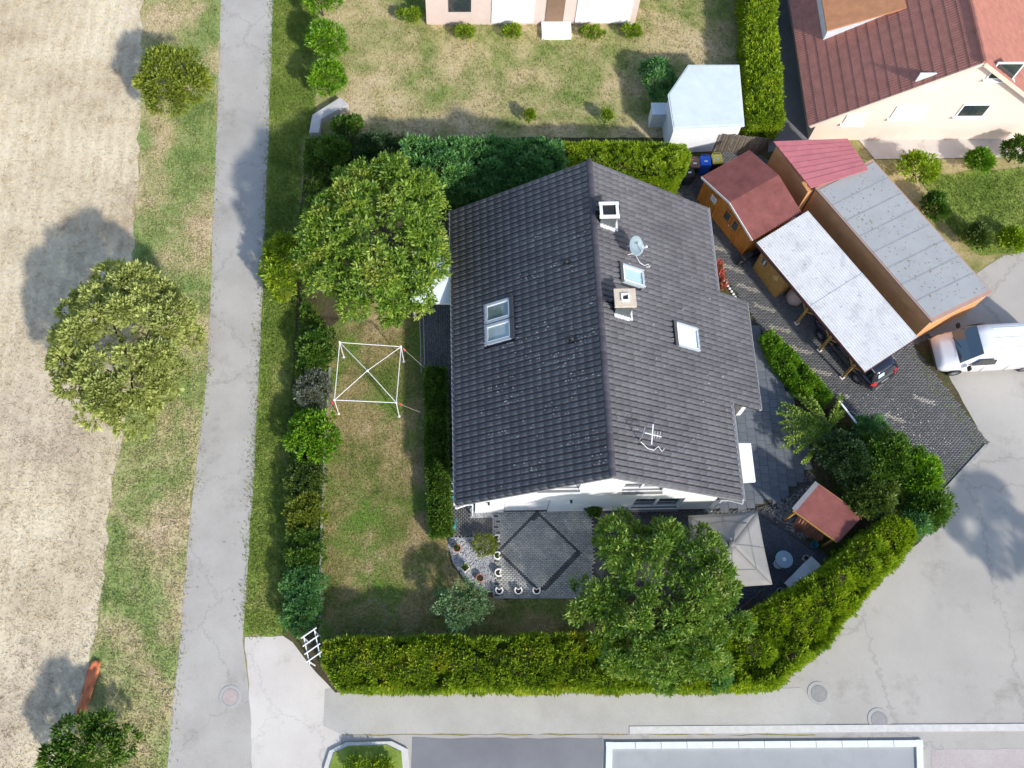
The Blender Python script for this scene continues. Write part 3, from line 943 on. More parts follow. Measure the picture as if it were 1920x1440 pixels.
# west porch: faceted pale canopy
PORCH = mat('porch_panel', (.55, .62, .66), .35, .06, 2)
pe = bpy.data.objects.new('porch', None); pe.empty_display_size = .2; link(pe, house)
pp = [hloc(G(u, v, z)) for u, v, z in ((770, 566, 2.2), (846, 568, 2.2), (846, 470, 2.2), (778, 470, 2.2), (806, 506, 2.75), (850, 520, 2.75), (850, 500, 2.75), (812, 492, 2.75))]
pv = [tuple(p) for p in pp]
names = [(0, 1, 5, 4), (1, 2, 6, 5), (2, 3, 7, 6), (3, 0, 4, 7), (4, 5, 6, 7)]
for fi in names:
    ctr = np.mean([pv[i] for i in fi], 0)
    top = [tuple(ctr + (np.array(pv[i]) - ctr) * .985) for i in fi]
    mb = MB(); q = len(top)
    mb.v += top + [(p[0], p[1], p[2] - .05) for p in top]
    mb.f += [tuple(range(q)), tuple(range(q, 2 * q))[::-1]] + [(i, q + i, q + (i + 1) % q, (i + 1) % q) for i in range(q)]
    mb.build('roof_panel', PORCH, pe)
fb = MB()
for a, b in ((0, 1), (3, 0), (2, 3)):
    pa, pb = pv[a], pv[b]
    fb.bar((pa[0], pa[1], pa[2] - .06), (pb[0], pb[1], pb[2] - .06), .07, .14)
fb.build('fascia', TRIMW, pe)
for i in (0, 3):
    MB().bar((pv[i][0] + .12, pv[i][1] + (.12 if i == 0 else -.12), 0), (pv[i][0] + .12, pv[i][1] + (.12 if i == 0 else -.12), 2.1), .1).build('post', TRIMW, pe)
# east entrance canopy box
ce = bpy.data.objects.new('entrance_canopy', None); ce.empty_display_size = .2; link(ce, house)
q = [hloc(G(u, v, 2.3)) for u, v in ((1370, 831), (1408, 831), (1417, 903), (1384, 905))]
mb = MB(); mb.prism([(p[0], p[1]) for p in q], 2.16, 2.3); mb.build('canopy_slab', TRIMW, ce)
mb = MB(); mb.prism([(p[0] * .98 + q[0][0] * .02, p[1] * .98 + q[0][1] * .02) for p in q], 2.08, 2.158); mb.build('soffit', mat('soffit_wood', (.34, .20, .14), .7, .2), ce)

# things on the roof
DISH = mat('dish_grey', (.22, .28, .31), .5, .05)
xd, yd = 7.55 - HC[0], 20.35 - HC[1]
dl_ = hworld(xd, yd, roofz(xd))
t = thing('satellite_dish', 'grey-blue oval satellite dish on a short mast beside the slate chimney', 'satellite dish', dl_)
MB().tube([(0, 0, -.05), (0, 0, .75)], .03, 8).build('mast', DARKM, t)
ax = Vector((.62, -.35, .70)).normalized()
M = ax.to_track_quat('Z', 'Y').to_matrix()
dv, df = [], []
for i in range(7):
    r = .46 * i / 6
    for k in range(28):
        w = 2 * math.pi * k / 28
        p = Vector((math.cos(w) * r * .9, math.sin(w) * r, .16 * (i / 6) ** 2))
        dv.append(tuple(Vector((.12, -.1, .72)) + M @ p))
for i in range(6):
    for k in range(28):
        a0 = i * 28 + k; a1 = i * 28 + (k + 1) % 28
        df.append((a0, a1, a1 + 28, a0 + 28))
o = raw('reflector', dv, df, DISH, t, True)
sm = o.modifiers.new('thick', 'SOLIDIFY'); sm.thickness = .02
c0 = Vector((.12, -.1, .72)); foc = c0 + M @ Vector((0, -.1, .55))
MB().tube([c0 + M @ Vector((0, -.42, .12)), foc], .018, 6).build('arm', TRIMW, t)
MB().tube([foc, foc + M @ Vector((0, .02, .12))], .05, 10).tube([foc + Vector((-.09, 0, 0)), foc + Vector((-.09, 0, .1))], .035, 8).build('receiver', TRIMW, t)
MB().bar((0, 0, .6), (.1, -.1, .7), .05).bar((-.1, .0, .55), (.12, -.16, .62), .03).build('bracket', TRIMW, t)
cb = [hloc(G(u, v, 5.9)) for u, v in ((1176, 481), (1184, 476), (1192, 475), (1197, 482), (1202, 488), (1211, 490), (1219, 485), (1223, 489), (1214, 492))]
cw = [hworld(p[0], p[1], roofz(p[0]) + .15) for p in cb]
o = MB().tube(cw, .014, 6).build('cable', TRIMW); tag(o, 'loose white cable lying on the roof tiles below the satellite dish', 'cable')
xa_, ya_ = 7.28 - HC[0], 11.75 - HC[1]
al = hworld(xa_, ya_, roofz(xa_))
t = thing('tv_antenna', 'pole aerial with crossed metal rods near the front of the roof', 'antenna', al)
MB().tube([(0, 0, -.05), (0, 0, 1.2)], .026, 8).build('mast', ZINC, t)
MB().lathe([(.16, -.12), (.12, .08), (.03, .12)], 12).build('roof_collar', DARKM, t)
MB().bar((.05, 0, 1.1), (.72, -.12, .95), .03).build('boom', TRIMW, t)
MB().bar((.30, -.45, 1.02), (.42, .38, 1.02), .045, .02).build('reflector_rod', TRIMW, t)
for k in range(3):
    x = .45 + k * .11
    MB().bar((x - .03, -.2, .995 - k * .02), (x + .03, .10, .995 - k * .02), .012).build('director_rod', TRIMW, t)
MB().bar((.02, .02, 1.0), (.1, .28, 1.02), .03).build('side_rod', ZINC, t)
cw = [hworld(xa_ + a, ya_ + b, roofz(xa_ + a) + .15) for a, b in ((.05, -.05), (.35, -.28), (.62, -.3), (.85, -.1), (1.0, -.28), (1.12, -.15))]
o = MB().tube(cw, .014, 6).build('cable', TRIMW); tag(o, 'white cable trailing from the aerial near the front of the roof', 'cable')

# ================================================================ PAVING
def brick_field(name, poly, ang, bw, bh, mats, pick, parent, z=.05, gap=.008, bond=.5, hh=.03, tilt=.002):
    """small paving stones laid in courses; one mesh of many stones"""
    poly = np.array(poly)[:, :2]
    ca, sa = math.cos(ang), math.sin(ang)
    Rm = np.array([[ca, sa], [-sa, ca]])
    q = poly @ Rm.T
    lo, hi = q.min(0), q.max(0)
    rows = int((hi[1] - lo[1]) / bh) + 1
    cols = int((hi[0] - lo[0]) / bw) + 2
    r, c = np.meshgrid(np.arange(rows), np.arange(cols), indexing='ij')
    x = lo[0] + (c + bond * (r % 2) - .25) * bw
    y = lo[1] + (r + .5) * bh
    x, y, r, c = x.ravel(), y.ravel(), r.ravel(), c.ravel()
    w = np.stack([x, y], 1) @ Rm
    k = inside(poly, w[:, 0], w[:, 1])
    x, y, w = x[k], y[k], w[k]
    n = len(x)
    mi = pick(w[:, 0], w[:, 1], x - lo[0], y - lo[1])
    hx, hy = bw / 2 - gap / 2, bh / 2 - gap / 2
    zz = z + rng.normal(0, tilt, n)
    base = np.array([(-hx, -hy, -hh), (hx, -hy, -hh), (hx, hy, -hh), (-hx, hy, -hh), (-hx * .97, -hy * .94, 0), (hx * .97, -hy * .94, 0), (hx * .97, hy * .94, 0), (-hx * .97, hy * .94, 0)])
    V = np.zeros((n, 8, 3))
    V[:, :, 0] = x[:, None] + base[:, 0]; V[:, :, 1] = y[:, None] + base[:, 1]; V[:, :, 2] = zz[:, None] + base[:, 2] + rng.normal(0, tilt, (n, 8)) * (base[:, 2] == 0)
    V = V.reshape(-1, 3)
    V[:, :2] = V[:, :2] @ Rm
    Fb = np.array([(4, 5, 6, 7), (0, 1, 5, 4), (1, 2, 6, 5), (2, 3, 7, 6), (3, 0, 4, 7)])
    F = (np.arange(n)[:, None, None] * 8 + Fb).reshape(-1, 4)
    o = arr_mesh(name, V, F, mats, parent)
    o.data.polygons.foreach_set('material_index', np.repeat(mi, 5).astype(np.int32))
    o['kind'] = 'stuff'
    return o

JOINT = ground_mat('joint_sand', [(.3, (.05, .048, .045)), (.7, (.085, .082, .075))], 2, 20, .3)
PB_L = brick_mat('patio_stone', (.28, .275, .255), (.48, .475, .445), .85, None, .45)
PB_D = brick_mat('patio_dark_stone', (.075, .075, .078), (.12, .12, .124))
DB_G = brick_mat('drive_stone', (.085, .085, .088), (.175, .175, .172), .85, (.24, .25, .20), .35)
DB_B = brick_mat('drive_beige_stone', (.24, .225, .19), (.38, .35, .30))
KERB = mat('kerb_stone', (.30, .295, .28), .9, .2, 5, .4)

# patio
pc = [G(926, 958), G(1112, 958), G(1114, 1118), G(927, 1118)]
pat = patch('patio', pc, .036, JOINT, world=True)
cxp, cyp = G(1010, 1036)[:2]
ax_, ay_ = (G(1086, 1036)[0] - G(934, 1036)[0]) / 2, (G(1010, 962)[1] - G(1010, 1110)[1]) / 2
xl_ = G(934, 1000)[0]
def patio_pick(X, Y, x, y):
    d = np.abs(X - cxp) / ax_ + np.abs(Y - cyp) / ay_
    m = (np.abs(d - 1) * ax_ * ay_ / math.hypot(ax_, ay_) < .072)
    row = (y / .084).astype(int)
    m |= (np.abs(X - xl_) < .084) & (row % 3 == 0)
    return m.astype(int)
brick_field('paving_stones', pc, 0, .168, .084, [PB_L, PB_D], patio_pick, pat, .06)
kb = MB(); kb.prism(GP([(925, 1118), (1115, 1118), (1115, 1122.5), (925, 1122.5)]), 0, .075); kb.build('edging', KERB, pat)
kb = MB(); kb.prism(GP([(923, 960), (926, 960), (927, 1118), (924, 1118)]), 0, .075); kb.build('edging', KERB, pat)

# side paths west of the house
wp = GP([(787, 560), (880, 560), (892, 958), (926, 958), (926, 1006), (846, 1006), (840, 800), (797, 700)], 0)
wpa = patch('side_path', wp, .036, JOINT, world=True)
brick_field('paving_stones', wp, math.pi / 2, .168, .084, [DB_G], lambda X, Y, x, y: np.zeros(len(X), int), wpa, .06)
for a, b in (((786, 562), (790, 700)), ((793, 562), (797, 700))):
    MB().bar((*G(*a)[:2], .05), (*G(*b)[:2], .05), .05, .1).build('edging', KERB, wpa)
np_w = GP([(800, 365), (1330, 365), (1330, 420), (800, 420)], 0)

# driveway
dr = GP([(1245, 350), (1290, 300), (1400, 275), (1440, 300), (1745, 632), (1712, 650), (1852, 830), (1762, 925), (1700, 860), (1620, 800), (1560, 742), (1432, 628), (1400, 575), (1340, 500), (1320, 420)])
drv = patch('driveway', dr, .036, JOINT, world=True)
dang = math.atan2(G(1418, 455)[1] - G(1622, 697)[1], G(1418, 455)[0] - G(1622, 697)[0])
STR = [((u - 20, v - 6), (u + 20, v + 7)) for u, v in ((1350, 467), (1374, 504), (1402, 540), (1432, 577), (1462, 617), (1502, 657), (1537, 697), (1570, 738), (1607, 779), (1677, 784), (1732, 750))]
STR = [(np.array(G(*a)[:2]), np.array(G(*b)[:2])) for a, b in STR]
def drive_pick(X, Y, x, y):
    m = np.zeros(len(X), int)
    for a, b in STR:
        ab = b - a; L = np.linalg.norm(ab); e = ab / L; nrm = np.array([-e[1], e[0]])
        t = (X - a[0]) * e[0] + (Y - a[1]) * e[1]; s = np.abs((X - a[0]) * nrm[0] + (Y - a[1]) * nrm[1])
        m |= ((t > 0) & (t < L) & (s < .105)).astype(int)
    return m
brick_field('paving_stones', dr, 0.0, .168, .084, [DB_G, DB_B], drive_pick, drv, .06)
# strip of paler slabs beside the carport posts
q = GP([(1548, 628), (1560, 620), (1655, 722), (1642, 732)], 0)
MB().prism(q, .03, .075).build('concrete_strip', mat('old_concrete', (.22, .22, .21), .9, .2, 3, .4), drv)
kb = MB(); kb.prism(GP([(1764, 922), (1768, 926), (1850, 838), (1846, 833)]), 0, .11); kb.build('edging', KERB, drv)

# terrace of large dark slabs, each one its own piece
TS = brick_mat('terrace_slab', (.105, .118, .135), (.165, .178, .195), .55, None, .5)
tp_ = GP([(1300, 962), (1340, 930), (1360, 600), (1412, 600), (1432, 645), (1468, 705), (1498, 775), (1512, 830), (1514, 875), (1496, 912), (1462, 936), (1408, 952), (1350, 962)])
ter = patch('terrace', tp_, .036, JOINT, world=True)
sw = .40
sm_ = MB().box((0, 0, 0), (sw - .012, sw - .012, .05))
sme = bpy.data.meshes.new('slab'); sme.from_pydata(sm_.v, [], sm_.f); sme.materials.append(TS); sme.update()
tpa = np.array(tp_)[:, :2]
lo, hi = tpa.min(0), tpa.max(0)
for i in range(int((hi[0] - lo[0]) / sw) + 1):
    for j in range(int((hi[1] - lo[1]) / sw) + 2):
        X, Y = lo[0] + (i + .5) * sw, lo[1] + (j + (.5 if i % 2 else 0)) * sw
        if inside(tpa, np.array([X]), np.array([Y]))[0]:
            u = hloc((X, Y, 0))
            if u[0] < wx1 - .2 and u[1] > wy0: continue
            if XE2 - .9 > u[0] > wx1 and EX0 + .3 < u[1] < EX1 - .3: continue
            o = bpy.data.objects.new('slab', sme)
            o.location = (X, Y, .044 + random.uniform(-.002, .002)); o.rotation_euler = (random.uniform(-.002, .002), random.uniform(-.002, .002), random.uniform(-.004, .004))
            link(o, ter)

# gravel and cobbles
def pebbles(name, poly, n, s, m, parent=None, z=.04, smin=.5):
    poly = np.array(poly)[:, :2]
    lo, hi = poly.min(0), poly.max(0)
    X = rng.uniform(lo[0], hi[0], n * 3); Y = rng.uniform(lo[1], hi[1], n * 3)
    k = np.where(inside(poly, X, Y))[0][:n]; X, Y = X[k], Y[k]; n = len(X)
    t = (1 + 5 ** .5) / 2
    oc = np.array([(1, 0, 0), (0, 1, 0), (-1, 0, 0), (0, -1, 0), (0, 0, 1), (.7, .7, .5), (-.7, .7, .5), (-.7, -.7, .5), (.7, -.7, .5)], float)
    F = np.array([(0, 5, 8), (1, 6, 5), (2, 7, 6), (3, 8, 7), (4, 5, 6), (4, 6, 7), (4, 7, 8), (4, 8, 5), (0, 1, 5), (1, 2, 6), (2, 3, 7), (3, 0, 8)])
    sc = s * rng.uniform(smin, 1.3, (n, 1, 3)) * np.array([1, .75, .55])
    V = oc[None] * (1 + rng.normal(0, .15, (n, 9, 3))) * sc
    a = rng.uniform(0, 6.28, n); ca, sa = np.cos(a)[:, None], np.sin(a)[:, None]
    V = np.stack([V[:, :, 0] * ca - V[:, :, 1] * sa + X[:, None], V[:, :, 0] * sa + V[:, :, 1] * ca + Y[:, None], V[:, :, 2] + z + rng.uniform(0, s * .5, (n, 1))], 2).reshape(-1, 3)
    FF = (np.arange(n)[:, None, None] * 9 + F).reshape(-1, 3)
    o = arr_mesh(name, V, FF, m, parent)
    o['kind'] = 'stuff'
    return o
GR_L = brick_mat('gravel_pale', (.07, .075, .10), (.70, .70, .70), .8, None, .3)
GR_D = brick_mat('gravel_dark', (.03, .03, .034), (.19, .18, .175), .8, None, .3)
GR_B = brick_mat('gravel_blue', (.05, .06, .075), (.16, .175, .21), .8, None, .3)
gp = GP([(842, 1008), (925, 1008), (927, 1110), (906, 1111), (872, 1088), (850, 1056), (840, 1022)])
gb = patch('gravel_bed', gp, .037, GR_D, world=True)
pebbles('gravel', gp, 5200, .038, GR_L, gb)
gp = GP([(893, 959), (925, 959), (925, 971), (882, 971), (882, 950), (893, 950)])
gb = patch('gravel_margin', gp, .040, GR_D, world=True); pebbles('gravel', gp, 900, .032, GR_L, gb, .06)
gp = GP([(1118, 958), (1345, 958), (1410, 955), (1465, 940), (1500, 912), (1516, 880), (1530, 900), (1512, 925), (1476, 965), (1430, 968), (1300, 972), (1118, 972)])
gb = patch('dark_gravel_border', gp, .041, GR_D, world=True); pebbles('gravel', gp, 3200, .045, GR_D, gb, .045)
gp = GP([(1430, 966), (1470, 940), (1510, 915), (1545, 940), (1560, 1000), (1500, 1010), (1478, 995)])
gb = patch('cobble_bed', gp, .042, GR_D, world=True); pebbles('cobbles', gp, 700, .085, brick_mat('cobble', (.06, .06, .06), (.32, .31, .30), .8, None, .3), gb, .05)
gp = GP([(1420, 962), (1436, 966), (1560, 1050), (1500, 1140), (1380, 1180), (1290, 1100), (1290, 965)])
gb = patch('gravel_seating_area', gp, .039, GR_B, world=True); pebbles('gravel', gp, 9000, .032, GR_B, gb, .04)
gp = GP([(1112, 972), (1300, 972), (1300, 1120), (1114, 1118)])
patch('asphalt_path', gp, .038, ground_mat('old_asphalt', [(.3, (.06, .062, .066)), (.7, (.10, .10, .105))], 1.2, 25, .2), world=True)
for a, b in (((1426, 960), (1480, 996)), ((1480, 998), (1545, 1042))):
    MB().bar((*G(*a)[:2], .05), (*G(*b)[:2], .05), .22, .12).build('edging', mat('dark_kerb', (.06, .06, .065), .8, .2, 5), gb)
# ring of stones in the lawn
rc = np.array(G(695, 1155)[:2]); rp = []
vv = MB()
for k in range(46):
    w = 2 * math.pi * k / 46 + random.uniform(-.05, .05)
    r = .66 + random.uniform(-.05, .05)
    s = random.uniform(.02, .04)
    vv.lathe([(s, 0), (s * .9, s * .4), (s * .4, s * .7)], 6, (rc[0] + math.cos(w) * r, rc[1] + math.sin(w) * r, .03))
o = vv.build('pebble_ring', mat('grey_pebble', (.24, .24, .23), .9, .2)); o['kind'] = 'stuff'
# kerb of the west bed
mb = MB()
kp = [G(*p) for p in ((619, 690), (614, 760), (608, 870), (604, 960), (602, 1030), (601, 1100), (600, 1160))]
kerb = thing('bed_edging', 'low grey stone edging between the left shrub bed and the lawn', 'edging', (*kp[3][:2], 0))
tot = []
for a, b in zip(kp[:-1], kp[1:]):
    L = math.dist(a, b); n = max(1, int(L / .5))
    for i in range(n):
        p = [a[k] + (b[k] - a[k]) * (i + .03) / n - (kp[3][k] if k < 2 else 0) for k in range(3)]; q = [a[k] + (b[k] - a[k]) * (i + .97) / n - (kp[3][k] if k < 2 else 0) for k in range(3)]
        p[2] = q[2] = .06 + random.uniform(-.01, .01)
        MB().bar(p, q, .09, .16).build('kerb_stone', KERB, kerb)

# ================================================================ GARDEN THINGS
WOOD_O = mat('orange_stain_wood', (.52, .19, .03), .6, .25, 5, .3, 30)
WOOD_Y = mat('yellow_wood', (.40, .22, .055), .6, .25, 6, .3, 30)
RFELT = mat('red_bitumen', (.21, .078, .068), .95, .22, 1.8, .6, 60, spec=.1)
BROWNT = mat('brown_trim', (.09, .03, .028), .6, .2)
def wpt(u, v, z): return np.array(G(u, v, z))

# garden house
A_, R_, B_ = wpt(1317, 331, 2.1), wpt(1372, 374, 2.62), wpt(1417, 447, 2.1)
C_, R2_ = wpt(1515, 394, 2.1), wpt(1457, 326, 2.62)
N_ = A_ + (R2_ - R_)
loc = ((A_[0] + C_[0]) / 2, (A_[1] + C_[1]) / 2, 0)
exd = (R2_ - R_); exd[2] = 0; Ld = np.linalg.norm(exd); exd /= Ld           # front -> back
acr = (B_ - A_); acr[2] = 0; acr = acr - exd * (acr @ exd); Wd = np.linalg.norm(acr); acr /= Wd
gr = math.atan2(exd[1], exd[0])
fm = (A_ + B_) / 2
t = thing('garden_house', 'orange-brown wooden garden house with a reddish felt gable roof', 'garden house', (fm[0], fm[1], 0), gr)
# local: x to the back, y left (towards the bins side is +y?)
sgn = 1 if np.cross([exd[0], exd[1], 0], [acr[0], acr[1], 0])[2] > 0 else -1   # +y local is acr * sgn
hw = Wd / 2
def ghl(x, s, z): return (x, s * sgn, z)      # s along acr
zr_, ze_ = 2.62, 2.08
rdk = MB()
for s0 in (-1, 1):
    for k in range(11):
        f0, f1 = k / 11, (k + 1) / 11 + .03
        y0, y1 = s0 * hw * f0, s0 * hw * f1
        z0, z1 = zr_ + (ze_ - zr_) * f0 + .010, zr_ + (ze_ - zr_) * f1 + .026
        if k == 10: z1 = ze_ + .02; y1 = s0 * (hw + .02)
        mb = MB(); xa, xb = -.12, Ld + .1
        mb.add([ghl(xa, y0, z0), ghl(xb, y0, z0), ghl(xb, y1, z1), ghl(xa, y1, z1), ghl(xa, y0, z0 - .03), ghl(xb, y0, z0 - .03), ghl(xb, y1, z1 - .03), ghl(xa, y1, z1 - .03)],
               [(0, 1, 2, 3), (7, 6, 5, 4), (0, 4, 5, 1), (1, 5, 6, 2), (2, 6, 7, 3), (3, 7, 4, 0)])
        mb.build('shingle_row', RFELT, t)
hw2 = hw - .18
def gboard(name, pts, nrm, m):
    return None
# walls of boards
def board_wall(name, p0, p1, h0, hm, m, par, bh=.12):
    """horizontal boards; hm: gable apex height or None"""
    p0, p1 = Vector(p0), Vector(p1)
    w = par_wall = bpy.data.objects.new(name, None); w.empty_display_size = .1
    link(w, par)
    L = (p1 - p0).length
    top = hm or h0
    k = 0; z = .02
    while z < top - .02:
        z1 = min(z + bh, top)
        zc = (z + z1) / 2
        if hm and zc > h0:
            f = (zc - h0) / (hm - h0) / 2
        else:
            f = 0
        a = p0 + (p1 - p0) * f; b = p1 - (p1 - p0) * f
        MB().bar((a.x, a.y, zc), (b.x, b.y, zc), .05 if k % 2 else .056, z1 - z - .008).build('board', m, w)
        z = z1; k += 1
    return w
fl0, fr0 = ghl(.1, -hw2, 0), ghl(.1, hw2, 0)
bl0, br0 = ghl(Ld - .1, -hw2, 0), ghl(Ld - .1, hw2, 0)
board_wall('front_wall', fl0, fr0, 2.0, 2.5, WOOD_O, t, .16)
board_wall('back_wall', bl0, br0, 2.0, 2.5, WOOD_O, t, .16)
board_wall('side_wall', ghl(.13, -hw2, 0), ghl(Ld - .13, -hw2, 0), 2.0, None, WOOD_O, t, .16)
board_wall('side_wall', ghl(.13, hw2, 0), ghl(Ld - .13, hw2, 0), 2.0, None, WOOD_O, t, .16)
for s in (-hw2, -.35 * hw2, .52 * hw2, hw2):
    MB().bar(ghl(.04, s, .0), ghl(.04, s, 2.0), .09, .05).build('corner_post', WOOD_O, t)
for s0 in (-1, 1):
    MB().bar(ghl(-.13, 0, zr_ - .03), ghl(-.13, s0 * hw, ze_ - .03), .03, .14).build('barge_board', mat('barge_white', (.72, .68, .64), .6, .1), t)
def ghwin(s, z, w, h, fm_, pm):
    f = MB(); y0, y1 = s - w / 2, s + w / 2
    x = .02
    for a, b in (((y0, z), (y1, z)), ((y0, z + h), (y1, z + h)), ((y0, z), (y0, z + h)), ((y1, z), (y1, z + h))):
        f.bar(ghl(x, a[0], a[1]), ghl(x, b[0], b[1]), .05, .05)
    wo = f.build('window', fm_, t)
    MB().add([ghl(x, y0, z), ghl(x, y1, z), ghl(x, y1, z + h), ghl(x, y0, z + h), ghl(x + .03, y0, z), ghl(x + .03, y1, z), ghl(x + .03, y1, z + h), ghl(x + .03, y0, z + h)],
             [(0, 1, 2, 3), (7, 6, 5, 4), (0, 4, 5, 1), (1, 5, 6, 2), (2, 6, 7, 3), (3, 7, 4, 0)]).build('pane', pm, wo)
    if pm is not PANE:
        for k in range(1, 4):
            MB().bar(ghl(x - .015, y0 + w * k / 4, z), ghl(x - .015, y0 + w * k / 4, z + h), .035, .02).build('slat', TRIMW, wo)
ghwin(-.52 * hw2, 1.15, .5, .55, WOOD_O, mat('curtain', (.62, .62, .60), .8))
ghwin(.07 * hw2, 1.05, .45, .75, WOOD_O, PANE); ghwin(.43 * hw2, 1.05, .45, .75, WOOD_O, PANE)
MB().bar(ghl(-.02, .25 * hw2, 1.0), ghl(-.02, .25 * hw2, 1.12), .03).build('door_handle', TRIMW, t)

# carport
a0, a1, a2, a3 = [wpt(*p, 2.2) for p in ((1418, 455), (1510, 393), (1722, 638), (1622, 697))]
ex = a3 - a0; LC = np.linalg.norm(ex); ex /= LC
ey = a1 - a0; ey = ey - ex * (ey @ ex); WC = np.linalg.norm(ey); ey /= WC
rzc = math.atan2(ex[1], ex[0])
t = thing('carport', 'open timber carport with a white corrugated roof over the driveway', 'carport', (a0[0], a0[1], 0), rzc)
CORR = mat('corrugated_white', (.66, .655, .645), .6, .06, 2.5, .15, 8, dirt=(.50, .50, .49), dscale=1.6)
sg2 = 1 if np.cross(ex, ey)[2] > 0 else -1
segs = [(0, LC * .515), (LC * .505, LC * 1.0)]
nw = 24; wv = WC / nw
for si, (x0, x1) in enumerate(segs):
    for hlf, (w0, w1) in enumerate(((0, nw * 3), (nw * 3, nw * 6))):
        vs, fs = [], []
        lift = .012 * (1 - si) + .008 * hlf
        for k in range(w0, w1 + (2 if hlf == 0 else 1)):
            yy = k / 6 * wv
            zz = 2.2 + .032 * math.cos(2 * math.pi * k / 6) + lift + yy / WC * .05
            vs += [(x0, yy * sg2, zz), (x1, yy * sg2, zz - .03)]
        for k in range(len(vs) // 2 - 1):
            fs.append((2 * k, 2 * k + 1, 2 * k + 3, 2 * k + 2))
        o = raw('roof_sheet', vs, fs, CORR, t, False)
        sd = o.modifiers.new('thick', 'SOLIDIFY'); sd.thickness = .006
for k in range(9):   # rows of fixing screws
    x = LC * (k + .5) / 9
    for j in range(1, nw, 4):
        MB().lathe([(.018, 0), (.012, .012)], 6, (x, (j) * wv * sg2, 2.25 + j * wv / WC * .05)).build('screw', DARKM, t) if (j % 8 == 1) else None
MB().bar((-.02, -.03 * sg2, 2.1), (LC + .02, -.03 * sg2, 2.1), .03, .16).build('fascia_board', BROWNT, t)
MB().bar((LC + .02, 0, 2.1), (LC + .02, WC * sg2, 2.13), .03, .12).build('fascia_board', BROWNT, t)
MB().bar((0, .12 * sg2, 2.06), (LC - .05, .12 * sg2, 2.06), .1, .16).build('beam', WOOD_Y, t)
MB().bar((0, (WC - .15) * sg2, 2.06), (LC - .05, (WC - .15) * sg2, 2.06), .1, .16).build('beam', WOOD_Y, t)
for k in range(8):
    x = .2 + (LC - .5) * k / 7
    MB().bar((x, .2 * sg2, 2.06), (x, (WC - .22) * sg2, 2.08), .06, .12).build('rafter', WOOD_Y, t)
for px in ((1493, 607), (1532, 660), (1574, 711)):
    p = np.array(G(*px)) - a0; x = p @ ex
    MB().bar((x, .12 * sg2, .08), (x, .12 * sg2, 1.98), .11).build('post', WOOD_Y, t)
    MB().box((x, .12 * sg2, .06), (.2, .2, .08)).build('post_shoe', TRIMW, t)
    for d in (-1, 1):
        MB().bar((x + d * .06, .12 * sg2, 1.5), (x + d * .55, .12 * sg2, 1.97), .07).build('brace', WOOD_Y, t)
for x in (.3, LC * .5, LC - .3):
    MB().bar((x, (WC - .15) * sg2, .0), (x, (WC - .15) * sg2, 1.98), .11).build('post', WOOD_Y, t)
cpx = lambda x, y: (a0[0] + ex[0] * x + ey[0] * y, a0[1] + ex[1] * x + ey[1] * y)

# little shed under the carport
p0, p1 = np.array(G(1411, 503)), np.array(G(1452, 559))
L1 = np.linalg.norm(p1 - p0)
t = thing('small_shed', 'small orange wooden shed with a diamond window under the carport', 'shed', (*p0[:2], 0), math.atan2((p1 - p0)[1], (p1 - p0)[0]))
D1 = 1.3 * sg2
board_wall('front_wall', (0, 0, 0), (L1, 0, 0), 1.85, None, WOOD_Y, t, .155)
board_wall('side_wall', (L1 - .03, .03 * sg2, 0), (L1 - .03, D1, 0), 1.85, None, WOOD_Y, t, .155)
board_wall('side_wall', (.03, .03 * sg2, 0), (.03, D1, 0), 1.85, None, WOOD_Y, t, .155)
MB().box((L1 / 2, D1 / 2, 1.9), (L1 + .1, abs(D1) + .1, .06)).build('roof', BROWNT, t)
MB().bar((L1 * .42, -.04 * sg2, 0), (L1 * .42, -.04 * sg2, 1.85), .05, .03).build('door_post', WOOD_Y, t)
dm = MB(); zc, xc, rr_ = 1.35, L1 * .72, .17
for a, b in (((xc - rr_, zc), (xc, zc + rr_ * 1.2)), ((xc, zc + rr_ * 1.2), (xc + rr_, zc)), ((xc + rr_, zc), (xc, zc - rr_ * 1.2)), ((xc, zc - rr_ * 1.2), (xc - rr_, zc))):
    dm.bar((a[0], -.045 * sg2, a[1]), (b[0], -.045 * sg2, b[1]), .03, .04)
w_ = dm.build('diamond_window', mat('pale_wood', (.50, .36, .14), .6, .2), t)
MB().add([(xc - rr_, -.04 * sg2, zc), (xc, -.04 * sg2, zc + rr_ * 1.2), (xc + rr_, -.04 * sg2, zc), (xc, -.04 * sg2, zc - rr_ * 1.2)], [(0, 1, 2, 3)]).build('pane', mat('pale_wood', (.5, .36, .14)), w_)
MB().box((L1 * .2, -.04 * sg2, 1.35), (.34, .03, .42)).build('window', PANE, t)
MB().box((L1 * .2 + .06, -.06 * sg2, 1.36), (.08, .02, .38)).build('curtain', mat('curtain', (.62, .62, .6)), t)
# sack
cpos = G(1487, 562)
t = thing('covered_sack', 'pale pinkish sack standing under the carport beside the small shed', 'sack', cpos)
mb = MB().lathe([(.30, 0), (.40, .15), (.42, .45), (.36, .75), (.2, .95), (.07, 1.02)], 18)
mb.v = [(x * (1 + .06 * math.sin(5 * math.atan2(y, x) + z * 3)), y * (1 + .06 * math.sin(4 * math.atan2(y, x))), z) for x, y, z in mb.v]
mb.build('bag', mat('sack_pink', (.46, .34, .30), .9, .12, 4, .5, 10), t, True)
MB().lathe([(.06, .98), (.09, 1.02), (.05, 1.1), (.1, 1.16)], 10).build('tied_neck', mat('sack_neck', (.40, .28, .25), .9), t, True)
